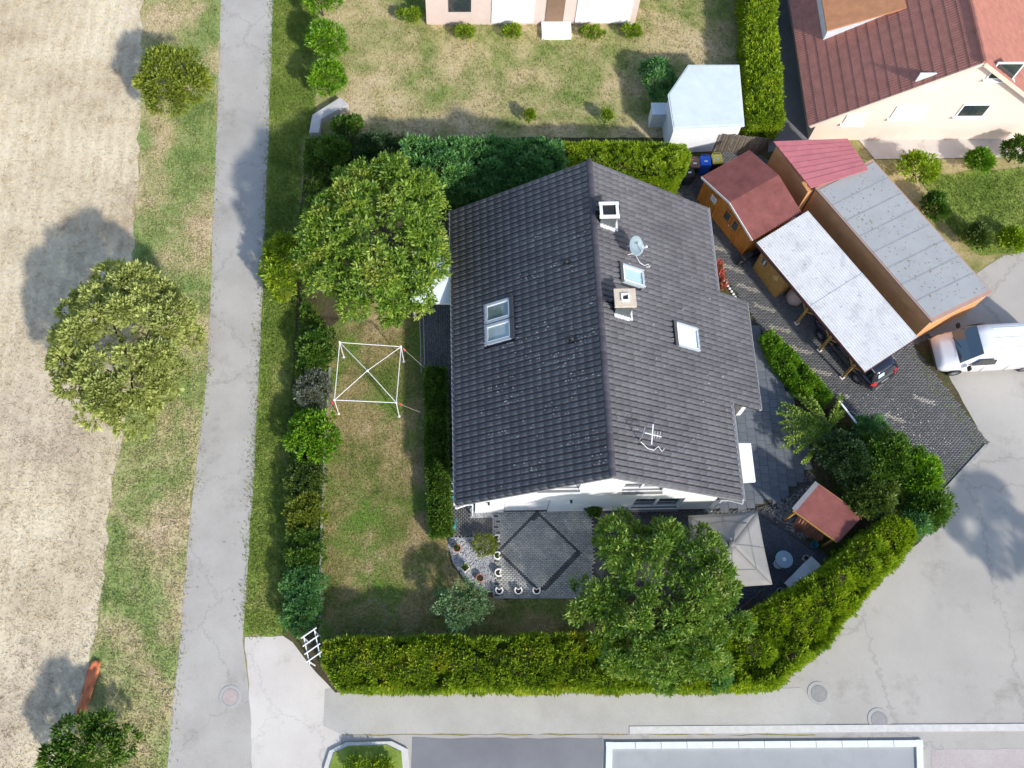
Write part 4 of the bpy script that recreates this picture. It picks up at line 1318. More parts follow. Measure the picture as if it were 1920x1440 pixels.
# black scooter
cpos = G(1404, 486)
t = thing('scooter', 'black motor scooter parked between the garden house and the small shed', 'scooter', cpos, rzc + math.pi / 2)
for x in (-.55, .55):
    w_ = MB(); w_.lathe([(.16, -.06), (.24, -.06), (.24, .06), (.16, .06)], 16)
    w_.v = [(px + x, pz, py + .24) for px, py, pz in w_.v]
    o = w_.build('wheel', DARKM, t, True)
MB().bar((-.6, 0, .5), (-.05, 0, .5), .3, .28).build('rear_body', paint_mat('scooter_black', (.02, .02, .022)), t, bevel=.06)
MB().bar((-.62, 0, .7), (0, 0, .72), .26, .1).build('seat', mat('seat_vinyl', (.03, .03, .03), .6), t, bevel=.04)
MB().bar((-.05, 0, .25), (.35, 0, .25), .3, .06).build('footboard', DARKM, t)
MB().bar((.55, 0, .25), (.33, 0, .95), .3, .08).build('front_shield', paint_mat('scooter_black', (.02, .02, .022)), t, bevel=.03)
MB().bar((.33, -.32, .98), (.33, .32, .98), .04).build('handlebar', ZINC, t)
MB().box((.45, 0, .85), (.1, .14, .1)).build('headlamp', TRIMW, t)

# bins
def bin_(u, v, lid, body, label, rz, handle=False):
    p = G(u, v, 1.0)
    t = thing('wheelie_bin', label, 'bin', (p[0], p[1], .06), rz, 'wheelie bins by the plank fence')
    mb = MB(); w0, w1 = .21, .27
    mb.add([(-w0, -w0, .08), (w0, -w0, .08), (w0, w0, .08), (-w0, w0, .08), (-w1, -w1, .95), (w1, -w1, .95), (w1, w1, .95), (-w1, w1, .95)], [(0, 3, 2, 1), (4, 5, 6, 7), (0, 1, 5, 4), (1, 2, 6, 5), (2, 3, 7, 6), (3, 0, 4, 7)])
    mb.build('body', body, t, bevel=.02)
    mb = MB(); c = .29
    mb.add([(-c, -c, .95), (c, -c, .95), (c, c, .95), (-c, c, .95), (-c * .8, -c * .82, 1.03), (c * .8, -c * .82, 1.03), (c * .8, c * .82, 1.05), (-c * .8, c * .82, 1.05)], [(0, 3, 2, 1), (4, 5, 6, 7), (0, 1, 5, 4), (1, 2, 6, 5), (2, 3, 7, 6), (3, 0, 4, 7)])
    mb.build('lid', lid, t, bevel=.025)
    MB().tube([(-.2, .3, .95), (-.2, .35, 1.0), (.2, .35, 1.0), (.2, .3, .95)], .018, 8).build('handle', lid, t)
    MB().box((0, -.04, 1.046), (.17, .08, .012)).build('sticker', TRIMW, t)
    for s in (-1, 1):
        w_ = MB().lathe([(.02, -.03), (.1, -.03), (.1, .03), (.02, .03)], 12)
        w_.v = [(pz + s * .2, px + .2, py + .1) for px, py, pz in w_.v]
        w_.build('wheel', DARKM, t, True)
BLK = mat('bin_black', (.02, .02, .022), .6, .2)
bin_(1323, 303, mat('bin_blue', (.02, .13, .72), .4, .05), mat('bin_blue', (.02, .13, .72)), 'blue-lidded wheelie bin between the brown and the yellow bin', -.05)
bin_(1345, 299, mat('bin_yellow', (.86, .70, .14), .4, .05), BLK, 'yellow-lidded wheelie bin nearest the garden house roof', .08)
bin_(1302, 307, mat('bin_brown', (.22, .11, .08), .5, .1), BLK, 'brown-lidded wheelie bin half hidden by the thuja', 0)
bin_(1292, 324, BLK, BLK, 'all-black wheelie bin tucked against the round thuja', .2)

# plank fence at the back
f0, f1 = np.array(G(1292, 280, 0)), np.array(G(1428, 292, 0))
dF = f1 - f0; LF_ = np.linalg.norm(dF); dF /= LF_
t = thing('plank_fence', 'weathered grey-brown fence of upright planks behind the bins', 'fence', (*f0[:2], 0), math.atan2(dF[1], dF[0]))
FW = mat('weathered_plank', (.17, .14, .11), .9, .35, 5, .5, 25, objrand=.25)
npl = 26
for i in range(npl):
    x = (i + .5) * LF_ / npl
    h = 1.55 + random.uniform(-.05, .05)
    MB().box((x, .02 * (i % 2), h / 2), (LF_ / npl * .86, .03, h)).build('plank', FW, t)
for z in (.4, 1.3):
    MB().bar((0, .06, z), (LF_, .06, z), .05, .07).build('rail', FW, t)
# neighbour's pale roof edge is a separate shed, built below

# slatted fence panel by the terrace
f0, f1 = np.array(G(1574, 752, 1.4)), np.array(G(1607, 794, 1.4))
dF = f1 - f0; LF_ = np.linalg.norm(dF); dF /= LF_
t = thing('slatted_fence', 'brown slatted fence panel with a pale top rail beside the vine', 'fence', (*f0[:2], 0), math.atan2(dF[1], dF[0]))
for i in range(13):
    x = (i + .5) * LF_ / 13
    MB().box((x, 0, .68), (LF_ / 13 * .7, .025, 1.34)).build('slat', mat('brown_slat', (.14, .085, .05), .8, .3, 5), t)
MB().bar((-.02, 0, 1.38), (LF_ + .02, 0, 1.38), .08, .05).build('top_rail', TRIMW, t)
MB().bar((0, .04, .3), (LF_, .04, .3), .04, .07).build('rail', mat('brown_slat', (.14, .085, .05)), t)
for x in (-.05, LF_ + .05):
    MB().box((x, 0, .72), (.09, .09, 1.44)).build('post', mat('brown_slat', (.14, .085, .05)), t)

# gazebo frame
t0 = [np.array(G(u, v, 1.9)) for u, v in ((637, 642), (752, 650), (743, 755), (627, 750))]
ct_ = sum(t0) / 4
gz = thing('gazebo_frame', 'bare white tube frame of a party gazebo standing on the dry lawn', 'gazebo frame', (ct_[0], ct_[1], 0))
WT = mat('white_tube', (.80, .78, .78), .4, .04)
tt = [p - np.array([ct_[0], ct_[1], 0]) for p in t0]
for i in range(4):
    a, b = tt[i], tt[(i + 1) % 4]
    MB().tube([a, b], .018, 8).build('eave_tube', WT, gz)
    MB().tube([a, (a[0] * 1.015, a[1] * 1.015, .03)], .022, 8).build('leg', WT, gz)
    MB().tube([a, (0, 0, 2.15)], .016, 8).build('rafter_tube', WT, gz)
    MB().box((a[0], a[1], a[2]), (.08, .08, .08)).build('corner_joint', WT, gz)
    MB().lathe([(.07, 0), (.07, .02), (.03, .03)], 10, (a[0] * 1.015, a[1] * 1.015, .032)).build('foot', WT, gz)
MB().lathe([(.05, -.04), (.06, .03), (.02, .06)], 10, (0, 0, 2.15)).build('hub', WT, gz)
REDT = mat('red_tape', (.68, .05, .07), .6)
for i in (1, 2, 3):
    a = tt[i]; d = np.array([a[0], a[1], 0]); d /= np.linalg.norm(d)
    dd = np.array([.8, -.45, 0]) if i == 1 else np.array([1, -.06, 0]) if i == 2 else np.array([-.7, -.4, 0])
    b = a + dd * .22 - np.array([0, 0, .25])
    MB().bar(a + dd * .12 - np.array([0, 0, .12]), b, .07, .05).build('red_tag', REDT, gz)
    if i in (1, 2):
        e = a + dd * (1.05 if i == 1 else .95); e[2] = .04
        if i == 1: e = a + np.array([1.15, -.75, 0]); e[2] = .9
        else: e = a + np.array([1.05, -.12, 0]); e[2] = .9
        MB().tube([a, e], .006, 5).build('guy_line', mat('cord', (.5, .48, .42), .8), gz)

# moon planters
PLW = mat('planter_white', (.80, .78, .74), .7, .08, 8)
PLS = mat('potting_soil', (.03, .022, .016), .95, .3, 12)
def moon(u, v, ang, label):
    p = G(u, v, .3)
    t = thing('moon_planter', label, 'planter', (p[0], p[1], .06), ang, 'crescent planters along the patio edge')
    outer = []
    R0 = .18
    for k in range(22):
        w = math.radians(40) + math.radians(280) * k / 21
        outer.append((math.cos(w) * R0, math.sin(w) * R0))
    x0, y0 = outer[0]; x1, y1 = outer[-1]
    for k in range(1, 8):
        f = k / 8
        yy = y1 + (y0 - y1) * f
        outer.append((x0 - .085 * math.sin(math.pi * f), yy))
    inner = [(x * .68 - .014, y * .68) for x, y in outer]
    n = len(outer); mb = MB()
    for z, sc, ring in ((0, .85, outer), (.3, 1, outer), (.3, 1, inner), (.2, 1, inner)):
        mb.v += [(x * sc, y * sc, z) for x, y in ring]
    for r in range(3):
        for i in range(n): mb.f.append((r * n + i, r * n + (i + 1) % n, (r + 1) * n + (i + 1) % n, (r + 1) * n + i))
    mb.f.append(tuple(range(n))[::-1])
    mb.build('pot', PLW, t)
    mb = MB(); mb.prism([(x * .99, y * .99) for x, y in inner], .2, .245); mb.build('soil', PLS, t)
    return t
mo = [(932, 1010, 0, 'crescent planter on the patio edge nearest the house'), (933, 1042, 0, 'crescent planter with a green sprig beside the yellow-green bush'), (935, 1074, 0, 'crescent planter on the patio side beside the round pot in the gravel'),
      (936, 1107, math.pi / 2, 'crescent planter at the lower left corner of the patio'), (972, 1107, math.pi / 2, 'middle crescent planter of the lower patio edge'), (1006, 1107, math.pi / 2, 'crescent planter at the lower tip of the dark paving diamond')]
for u, v, a, l in mo:
    t = moon(u, v, a, l)
    if 'sprig' in l:
        C = np.tile([0, 0, .26], (10, 1)) + rng.normal(0, .03, (10, 3)); P, D, NN, LL, WW = sprays(C, np.tile([0, 0, 1.], (10, 1)), 4, .05, .09, .03)
        leaf_mesh('sprig', P, D, NN, LL, WW, LF['laurel'], t, (0, 0, 0))
TERRA = mat('terracotta', (.42, .17, .09), .85, .15, 6)
def pot(u, v, label, leafm=None, r=.16, m=None, cat='flower pot', h=.28, n=10, L=.12):
    p = G(u, v, h)
    t = thing('flower_pot', label, cat, (p[0], p[1], .05), 0)
    MB().lathe([(r * .7, 0), (r * .95, h * .8), (r * 1.08, h * .8), (r * 1.08, h), (r * .88, h), (r * .86, h * .8)], 20, closed=False).build('pot', m or TERRA, t)
    MB().lathe([(r * .85, h * .78), (r * .84, h * .88)], 18).build('soil', PLS, t)
    if leafm:
        C = rng.normal(0, r * .3, (n, 3)) * np.array([1, 1, .4]) + np.array([0, 0, h * 1.1])
        P, D, NN, LL, WW = sprays(C, np.tile([0, 0, 1.], (n, 1)), 5, .06, L, L * .35)
        leaf_mesh('plant', P, D, NN, LL, WW, leafm, t, (0, 0, 0))
    return t
pot(857, 1028, 'terracotta pot with a green succulent in the pale gravel', LF['laurel'], .165)
pot(900, 1084, 'terracotta pot with bare soil in the pale gravel', None, .165)
p = G(872, 1064, .25)
t = thing('square_planter', 'square white planter with a leafy plant in the pale gravel', 'planter', (p[0], p[1], .04), .7)
mb = MB(); s = .15
for a, b in (((-s, -s), (s, -s)), ((s, -s), (s, s)), ((s, s), (-s, s)), ((-s, s), (-s, -s))):
    mb.bar((a[0], a[1], .14), (b[0], b[1], .14), .03, .26)
mb.build('pot', PLW, t); MB().box((0, 0, .12), (.26, .26, .2)).build('soil', PLS, t)
C = rng.normal(0, .07, (16, 3)) * np.array([1, 1, .5]) + np.array([0, 0, .32]); P, D, NN, LL, WW = sprays(C, np.tile([0, 0, 1.], (16, 1)), 6, .1, .13, .04)
leaf_mesh('plant', P, D, NN, LL, WW, LF['vine'], t, (0, 0, 0))

# arbour in the corner
pa, pb = np.array(G(566, 1196, 1.9)), np.array(G(592, 1178, 1.9))
pc_ = np.array(G(604, 1232, 1.9))
t = thing('garden_arbour', 'small white wooden arbour with cross bars in the lower left corner', 'arbour', (*((pa + pc_) / 2)[:2], 0))
o0 = (pa + pc_) / 2; o0[2] = 0
u_, v_ = pb - pa, pc_ - pb
for k in range(4):
    a = pa + v_ * k / 3.6 - o0; b = a + u_
    a = a - u_ * .06; b = b + u_ * .06
    MB().bar(a, b, .04, .05).build('cross_bar', TRIMW, t)
for f in (.12, .88):
    a = pa + u_ * f - o0 - v_ * .05 - np.array([0, 0, .07]); b = a + v_ * 1.0
    MB().bar(a, b, .04, .05).build('rail', TRIMW, t)
    for g in (.05, .86):
        p = pa + u_ * f + v_ * g - o0
        MB().bar((p[0], p[1], 0), (p[0], p[1], 1.82), .045).build('post', TRIMW, t)

# parasol
q = [np.array(G(*p)) for p in ((1290, 967, 2.2), (1420, 958, 2.2), (1448, 1096, 2.2), (1306, 1104, 2.2))]
ap = np.array(G(1372, 1020, 2.95))
oc = sum(q) / 4
t = thing('parasol', 'large square grey parasol standing on the gravel seating area', 'parasol', (oc[0], oc[1], .04))
PAR = mat('parasol_cloth', (.25, .24, .225), .85, .05, 3)
o3 = np.array([oc[0], oc[1], 0.04])
for i in range(4):
    a, b = q[i] - o3, q[(i + 1) % 4] - o3; c = ap - o3
    n_ = 8; vs = []; fs = []; idx = {}
    for r in range(n_ + 1):
        for k in range(r + 1):
            f = r / n_; g = k / r if r else 0
            p = c + (a - c) * f * (1 - g) + (b - c) * f * g
            sag = -.10 * math.sin(math.pi * g) * f + -.05 * math.sin(math.pi * f)
            idx[(r, k)] = len(vs); vs.append((p[0], p[1], p[2] + sag))
    for r in range(n_):
        for k in range(r + 1):
            fs.append((idx[(r, k)], idx[(r + 1, k)], idx[(r + 1, k + 1)]))
            if k < r: fs.append((idx[(r, k)], idx[(r + 1, k + 1)], idx[(r, k + 1)]))
    o = raw('canopy_panel', vs, fs, PAR, t, True)
    sd = o.modifiers.new('thick', 'SOLIDIFY'); sd.thickness = .008
    MB().bar(c + np.array([0, 0, .012]), a + np.array([0, 0, .012]), .02, .012).build('seam', mat('parasol_seam', (.16, .15, .14), .9), t)
    m_ = (a + b) / 2
    MB().bar(c + (m_ - c) * .03 + np.array([0, 0, .0]), m_ + np.array([0, 0, -.085]), .012, .01).build('seam', mat('parasol_seam', (.16, .15, .14)), t)
    e1, e2 = c + (a - c) * .62, c + (b - c) * .62
    MB().bar(e1 + np.array([0, 0, -.035]), e2 + np.array([0, 0, -.035]), .012, .01).build('seam', mat('parasol_seam', (.16, .15, .14)), t)
cc = ap - o3
MB().tube([(cc[0], cc[1], 0), (cc[0], cc[1], cc[2])], .03, 10).build('pole', DARKM, t)
MB().lathe([(.13, -.05), (.11, .03), (.03, .07)], 14, (cc[0], cc[1], cc[2])).build('top_cap', mat('parasol_cap', (.18, .17, .16), .8), t)
MB().box((cc[0], cc[1], .05), (.7, .7, .1)).build('base', DARKM, t)

# round table and friends
p = G(1470, 1049, .72)
t = thing('round_table', 'round blue-grey garden table with a pale centre', 'table', (p[0], p[1], .04))
MB().lathe([(.36, .68), (.385, .695), (.385, .71), (.36, .72)], 36).build('table_top', mat('table_blue', (.20, .29, .34), .3, .05), t)
MB().lathe([(.09, .722), (.085, .735)], 20).build('centre_plate', mat('pale_plate', (.6, .66, .68), .4), t)
MB().lathe([(.03, 0), (.03, .68)], 10).build('column', ZINC, t)
for k in range(3):
    w = k * 2.094
    MB().bar((0, 0, .06), (math.cos(w) * .3, math.sin(w) * .3, .02), .04).build('leg', ZINC, t)
p = G(1459, 1058, .45)
t = thing('stool', 'pale round stool pushed half under the round table', 'stool', (p[0], p[1], .04))
MB().lathe([(.2, .42), (.21, .44), (.19, .46)], 26).build('seat', mat('stool_pale', (.46, .52, .55), .4), t)
for k in range(3):
    w = k * 2.094 + .5
    MB().tube([(math.cos(w) * .12, math.sin(w) * .12, .42), (math.cos(w) * .18, math.sin(w) * .18, 0)], .015, 6).build('leg', ZINC, t)
def hexpot(u, v, label):
    p = G(u, v, .35)
    t = thing('hexagonal_planter', label, 'planter', (p[0], p[1], .04), .2, 'hexagonal planters by the thuja hedge')
    MB().lathe([(.13, 0), (.17, .35), (.125, .35), (.12, .26)], 6).build('pot', mat('pot_grey', (.32, .29, .26), .8, .1), t)
    MB().lathe([(.118, .25), (.118, .29)], 6).build('soil', PLS, t)
hexpot(1512, 1047, 'hexagonal grey planter nearest the firewood shelter'); hexpot(1463, 1109, 'hexagonal grey planter at the foot of the thuja hedge, farther from the shelter')
p0 = np.array(G(1498, 1083, .35))
t = thing('sun_lounger', 'white sun lounger half under the lime-green hedge', 'sun lounger', (*p0[:2], .04), math.radians(42))
MB().box((0, 0, .32), (1.3, .55, .05)).build('lying_surface', mat('lounger_white', (.66, .68, .70), .6), t)
MB().bar((.62, 0, .33), (1.0, 0, .62), .55, .05).build('backrest', mat('lounger_white', (.66, .68, .7)), t)
for x in (-.55, .5):
    for y in (-.22, .22):
        MB().bar((x, y, 0), (x, y, .3), .04).build('leg', TRIMW, t)
p0 = np.array(G(1412, 1142, .45))
t = thing('garden_bench', 'dark brown garden bench between the parasol and the hedge', 'bench', (*p0[:2], .04), math.radians(38))
BR = mat('dark_brown_wood', (.10, .075, .065), .7, .25, 5)
for k in range(5):
    MB().box((0, -.24 + k * .12, .44), (1.7, .1, .03)).build('seat_slat', BR, t)
for k in range(3):
    MB().box((0, .36, .55 + k * .13), (1.7, .03, .1)).build('back_slat', BR, t)
for x in (-.75, .75):
    for y in (-.22, .33):
        MB().box((x, y, .21 if y < 0 else .43), (.06, .06, .42 if y < 0 else .86)).build('leg', BR, t)

# firewood shelter
z1 = 1.9
q = [np.array(G(u, v, z)) for u, v, z in ((1487, 957, 1.95), (1531, 906, 1.95), (1616, 966, 1.7), (1569, 1016, 1.7))]
o0 = sum(q) / 4; o0[2] = 0
t = thing('firewood_shelter', 'small timber wood store with a sloping red felt roof', 'wood store', (o0[0], o0[1], .04))
ql = [p - o0 for p in q]
for k in range(9):
    f0, f1 = k / 9, (k + 1) / 9 + .02
    c4 = [ql[0] + (ql[3] - ql[0]) * f0, ql[1] + (ql[2] - ql[1]) * f0, ql[1] + (ql[2] - ql[1]) * f1, ql[0] + (ql[3] - ql[0]) * f1]
    up_ = [.0, .0, .014, .014]
    vs = [tuple(p + np.array([0, 0, u_ + .004])) for p, u_ in zip(c4, up_)]
    vs += [(x, y, z - .03) for x, y, z in vs]
    MB().add(vs, [(0, 3, 2, 1), (4, 5, 6, 7), (0, 1, 5, 4), (1, 2, 6, 5), (2, 3, 7, 6), (3, 0, 4, 7)]).build('felt_strip', RFELT, t)
MB().bar(ql[0] + np.array([0, 0, .03]), ql[1] + np.array([0, 0, .03]), .2, .05).build('gutter_board', mat('gutter_grey', (.20, .20, .21), .5), t)
MB().bar(ql[0] + np.array([0, 0, -.07]), ql[3] + np.array([0, 0, -.07]), .06, .1).build('eave_board', WOOD_Y, t)
MB().bar(ql[1] + np.array([0, 0, -.07]), ql[2] + np.array([0, 0, -.07]), .06, .1).build('eave_board', WOOD_Y, t)
for i, f in ((0, .12), (1, .12), (2, .12), (3, .12)):
    p = ql[i] * (1 - f)
    MB().bar((p[0], p[1], 0), (p[0], p[1], p[2] - .06), .09).build('post', WOOD_Y, t)
# firewood
m_ = (ql[0] + ql[3]) / 2 * .62
dv_ = (ql[3] - ql[0]); dv_[2] = 0; dv_ /= np.linalg.norm(dv_); dn = np.array([-dv_[1], dv_[0], 0])
fw = thing('firewood_stack', 'stack of split reddish firewood under the timber shelter', 'firewood', (o0[0] + m_[0], o0[1] + m_[1], .05), math.atan2(dv_[1], dv_[0]))
LOG = mat('log_end', (.30, .13, .08), .9, .35, 8, objrand=.35)
for r in range(7):
    for k in range(9):
        s_ = random.uniform(.05, .075)
        mb = MB().lathe([(s_, -.25), (s_, .25 + random.uniform(-.06, .06))], 6)
        mb.v = [(x + (k - 4) * .14 + (.07 if r % 2 else 0), z, y + .07 + r * .125) for x, y, z in mb.v]
        mb.build('log', LOG, fw)
p = G(1527, 1021, .3)
t = thing('bucket', 'turquoise bucket standing below the wood store roof edge', 'bucket', (p[0], p[1], .05))
TQ = mat('turquoise_plastic', (.03, .28, .32), .4, .08)
MB().lathe([(.11, 0), (.15, .3), (.16, .3), (.14, .28), (.10, .03)], 22).build('pail', TQ, t, False)
MB().tube([(-.15, 0, .3), (-.1, .1, .34), (.1, .1, .34), (.15, 0, .3)], .008, 6).build('handle', DARKM, t)

# bits between hedge and house on the west side
def tub(u, v, label, cat, m, r, h, name):
    p = G(u, v, h)
    t = thing(name, label, cat, (p[0], p[1], .06))
    MB().lathe([(r * .8, 0), (r, h * .92), (r * 1.08, h * .93), (r * 1.08, h), (r * .88, h), (r * .8, h * .15)], 20).build('wall', m, t)
    MB().lathe([(r * .8, h * .1), (r * .82, h * .5)], 16).build('contents', PLS, t)
tub(844, 799, 'round orange pot beside the west eaves', 'flower pot', TERRA, .14, .3, 'orange_pot')
tub(845, 872, 'yellow bucket beside the west eaves', 'bucket', mat('yellow_plastic', (.62, .52, .14), .5), .15, .3, 'yellow_bucket')
def crate(u, v, label, d, m, name, cat):
    p = G(u, v, d[2])
    t = thing(name, label, cat, (p[0], p[1], .06))
    MB().box((0, 0, d[2] / 2), d).build('body', m, t, bevel=.015)
    MB().box((0, 0, d[2] + .02), (d[0] + .04, d[1] + .04, .04)).build('lid', m, t, bevel=.01)
crate(841, 836, 'black storage box beneath the west eaves', (.5, .95, .5), BLK, 'storage_box', 'storage box')
crate(842, 894, 'grey lidded box between the yellow bucket and the white frame', (.5, .5, .4), mat('grey_box', (.12, .13, .13), .6), 'storage_box', 'storage box')
p = G(842, 914, .3)
t = thing('cold_frame', 'small white-framed glass frame at the front end of the west eaves', 'cold frame', (p[0], p[1], .06))
for a, b in (((-.25, -.17), (.25, -.17)), ((.25, -.17), (.25, .17)), ((.25, .17), (-.25, .17)), ((-.25, .17), (-.25, -.17))):
    MB().bar((a[0], a[1], .26), (b[0], b[1], .26), .04, .05).build('frame_bar', TRIMW, t)
MB().box((0, 0, .12), (.46, .3, .24)).build('box', BLK, t); MB().box((0, 0, .262), (.46, .3, .012)).build('pane', PANE, t)
def can(u, v, label, rz):
    p = G(u, v, .3)
    t = thing('watering_can', label, 'watering can', (p[0], p[1], .06), rz)
    m = mat('can_turquoise', (.03, .22, .24), .5)
    MB().lathe([(.12, 0), (.13, .05), (.12, .26), (.07, .3)], 16, sx=1.2, sy=.8).build('tank', m, t, True)
    MB().tube([(.12, 0, .08), (.3, 0, .3)], [.03, .02], 8).lathe([(.02, .3), (.045, .34)], 10, (.31, 0, 0)).build('spout', m, t)
    MB().tube([(-.12, 0, .08), (-.24, 0, .2), (-.1, 0, .36), (.05, 0, .3)], .014, 6).build('handle', m, t)
can(843, 932, 'turquoise watering can by the roof corner downpipe', .4); can(851, 987, 'turquoise watering can at the front end of the clipped hedge', 1.2)

# ================================================================ CARS
def loft(name, secs, m, parent, cap=True, smooth=True):
    """secs: list of closed rings of equal length"""
    mb = MB(); n = len(secs[0])
    for r in secs: mb.v += [tuple(p) for p in r]
    for i in range(len(secs) - 1):
        for k in range(n):
            mb.f.append((i * n + k, i * n + (k + 1) % n, (i + 1) * n + (k + 1) % n, (i + 1) * n + k))
    if cap:
        mb.f.append(tuple(range(n))[::-1]); mb.f.append(tuple((len(secs) - 1) * n + k for k in range(n)))
    o = mb.build(name, m, parent, smooth)
    return o

def wheel(parent, x, y, r=.31, w=.2, rim=None):
    s = 1 if y > 0 else -1
    e = bpy.data.objects.new('wheel', None); e.empty_display_size = .1
    e.matrix_local = Matrix.Translation((x, y, r)) @ Matrix.Rotation(-s * math.pi / 2, 4, 'X')
    link(e, parent)
    MB().lathe([(r * .62, -w / 2), (r * .95, -w / 2), (r, -w / 2 + .03), (r, w / 2 - .03), (r * .95, w / 2), (r * .66, w / 2)], 28).build('tyre', mat('tyre', (.015, .015, .016), .85), e, True)
    rm = MB().lathe([(r * .66, w / 2 - .03), (r * .62, w / 2 + .002), (r * .56, w / 2 - .01), (r * .5, w / 2 - .05)], 28)
    for k in range(9):
        a = 2 * math.pi * k / 9
        rm.bar((math.cos(a) * .04, math.sin(a) * .04, w / 2 - .005), (math.cos(a) * r * .58, math.sin(a) * r * .58, w / 2 - .005), .03, .02)
    rm.lathe([(.05, w / 2 - .02), (.05, w / 2 + .01), (.02, w / 2 + .015)], 12)
    rm.build('rim', rim or mat('alloy', (.45, .46, .47), .35, .05, metal=.6), e)

def ring(x, hw, z0, zs, zt, crown=.05):
    """body cross section: sill, side, shoulder, top"""
    pts = [(-hw * .90, z0), (-hw * .985, z0 + .12), (-hw, zs * .62 + z0 * .38), (-hw * .985, zs * .93), (-hw * .93, zs), (-hw * .75, zt), (-hw * .35, zt + crown * .8)]
    full = [(x, y, z) for y, z in pts] + [(x, 0, zt + crown)] + [(x, -y, z) for y, z in pts[::-1]]
    return full

rw = np.array(G(1607, 709, .3)); fwv = np.array(G(1537, 621, .3))
hd = -ex[:2]                                     # nose points up the driveway
lft = np.array([-hd[1], hd[0]])
car_loc = rw[:2] - lft * .78
BLUE = paint_mat('car_midnight_blue', (.010, .012, .024), .22)
t = thing('car', 'dark blue-black hatchback parked under the carport with its tail sticking out', 'car', (car_loc[0], car_loc[1], .062), math.atan2(hd[1], hd[0]))
WB = 2.62
st = [(-.80, .74, .38, .62, .66), (-.76, .81, .30, .80, .86), (-.55, .86, .26, .90, .93), (0, .875, .24, .91, .94), (1.0, .875, .22, .91, .93), (1.9, .875, .22, .89, .91), (2.3, .865, .24, .84, .90), (2.9, .84, .26, .74, .80), (3.25, .76, .30, .66, .70), (3.40, .60, .38, .56, .58)]
loft('body', [ring(*a) for a in st], BLUE, t)
GLS = glass_mat('car_glass', (.012, .014, .018), .03)
def cab(x0, x1, x2, x3, zb, zt, hb, ht, m, name, inset=0):
    """greenhouse: rear base, rear top, front top, front base"""
    v = [(x0, -hb * .88, zb), (x0, hb * .88, zb), (x3, hb * .92, zb), (x3, -hb * .92, zb), (x1, -ht * .9, zt), (x1, ht * .9, zt), (x2, ht * .9, zt), (x2, -ht * .9, zt),
         ((x0 + x3) / 2, -hb, zb), ((x0 + x3) / 2, hb, zb), ((x1 + x2) / 2, -ht, zt), ((x1 + x2) / 2, ht, zt)]
    f = [(0, 4, 5, 1), (2, 6, 7, 3), (1, 5, 11, 9), (9, 11, 6, 2), (0, 8, 10, 4), (8, 3, 7, 10), (4, 10, 11, 5), (10, 7, 6, 11)]
    return MB().add(v, f).build(name, m, t)
cab(-.70, -.34, 1.35, 2.15, .90, 1.40, .84, .60, GLS, 'window_glass')
rf_ = []
for x, hw_, z in ((-.52, .55, 1.385), (-.42, .60, 1.425), (-.1, .63, 1.455), (.6, .645, 1.465), (1.1, .63, 1.45), (1.42, .59, 1.395)):
    rf_.append([(x, -hw_, z - .03), (x, -hw_ * .96, z), (x, -hw_ * .5, z + .02), (x, 0, z + .028), (x, hw_ * .5, z + .02), (x, hw_ * .96, z), (x, hw_, z - .03), (x, 0, z - .04)])
loft('roof', rf_, BLUE, t)
for s in (-1, 1):
    pil = MB()
    for (xa, ya, za), (xb, yb, zb) in (((-.66, .77, .93), (-.36, .56, 1.40)), ((2.1, .79, .92), (1.36, .565, 1.41)), ((.75, .845, .92), (.68, .615, 1.42)), ((-.05, .835, .92), (-.08, .605, 1.42))):
        pil.bar((xa, ya * s, za), (xb, yb * s, zb), .11 if xa < -.5 else .07, .05)
    pil.build('pillar', BLUE, t)
    MB().bar((-.36, .615 * s, 1.475), (1.2, .615 * s, 1.485), .03, .025).build('roof_rail', mat('silver_rail', (.55, .55, .56), .3, .05, metal=.5), t)
    MB().add([(-.82, .50 * s, .66), (-.80, .70 * s, .66), (-.70, .82 * s, .70), (-.66, .82 * s, .92), (-.74, .72 * s, .94), (-.77, .55 * s, .92),
              (-.72, .50 * s, .66), (-.70, .66 * s, .66), (-.62, .76 * s, .70), (-.58, .76 * s, .92), (-.64, .68 * s, .94), (-.67, .55 * s, .92)],
             [(0, 1, 2, 3, 4, 5), (11, 10, 9, 8, 7, 6)] + [(i, (i + 1) % 6, 6 + (i + 1) % 6, 6 + i) for i in range(6)]).build('tail_light', glass_mat('tail_red', (.55, .02, .02), .15), t)
    MB().box((1.75, .98 * s, .98), (.12, .2, .13)).build('wing_mirror', BLUE, t, bevel=.03)
    MB().add([(3.30, .40 * s, .58), (3.22, .70 * s, .60), (3.0, .76 * s, .72), (3.1, .45 * s, .72)], [(0, 1, 2, 3)]).build('headlight', glass_mat('lamp_clear', (.6, .62, .65), .05), t)
    for x in (0, WB):
        wheel(t, x, .79 * s)
MB().box((-.82, 0, .42), (.12, 1.45, .2)).build('bumper', mat('bumper_black', (.02, .02, .022), .5), t, bevel=.05)
MB().box((-.815, 0, .66), (.02, .42, .09)).build('number_plate', mat('plate_grey', (.5, .5, .5), .5), t)
MB().bar((-.62, .0, 1.02), (-.58, -.36, 1.07), .02).build('rear_wiper', DARKM, t)
MB().add([(-.642, .05, 1.02), (-.642, .42, 1.02), (-.44, .36, 1.31), (-.44, .05, 1.31)], [(0, 3, 2, 1)]).build('painted_reflection', mat('reflection_pale', (.42, .52, .54), .5), t)  # pale panel standing in for the bluish reflection in the rear window
MB().bar((-.47, -.5, 1.40), (-.47, .5, 1.40), .16, .03).build('rear_spoiler', BLUE, t)

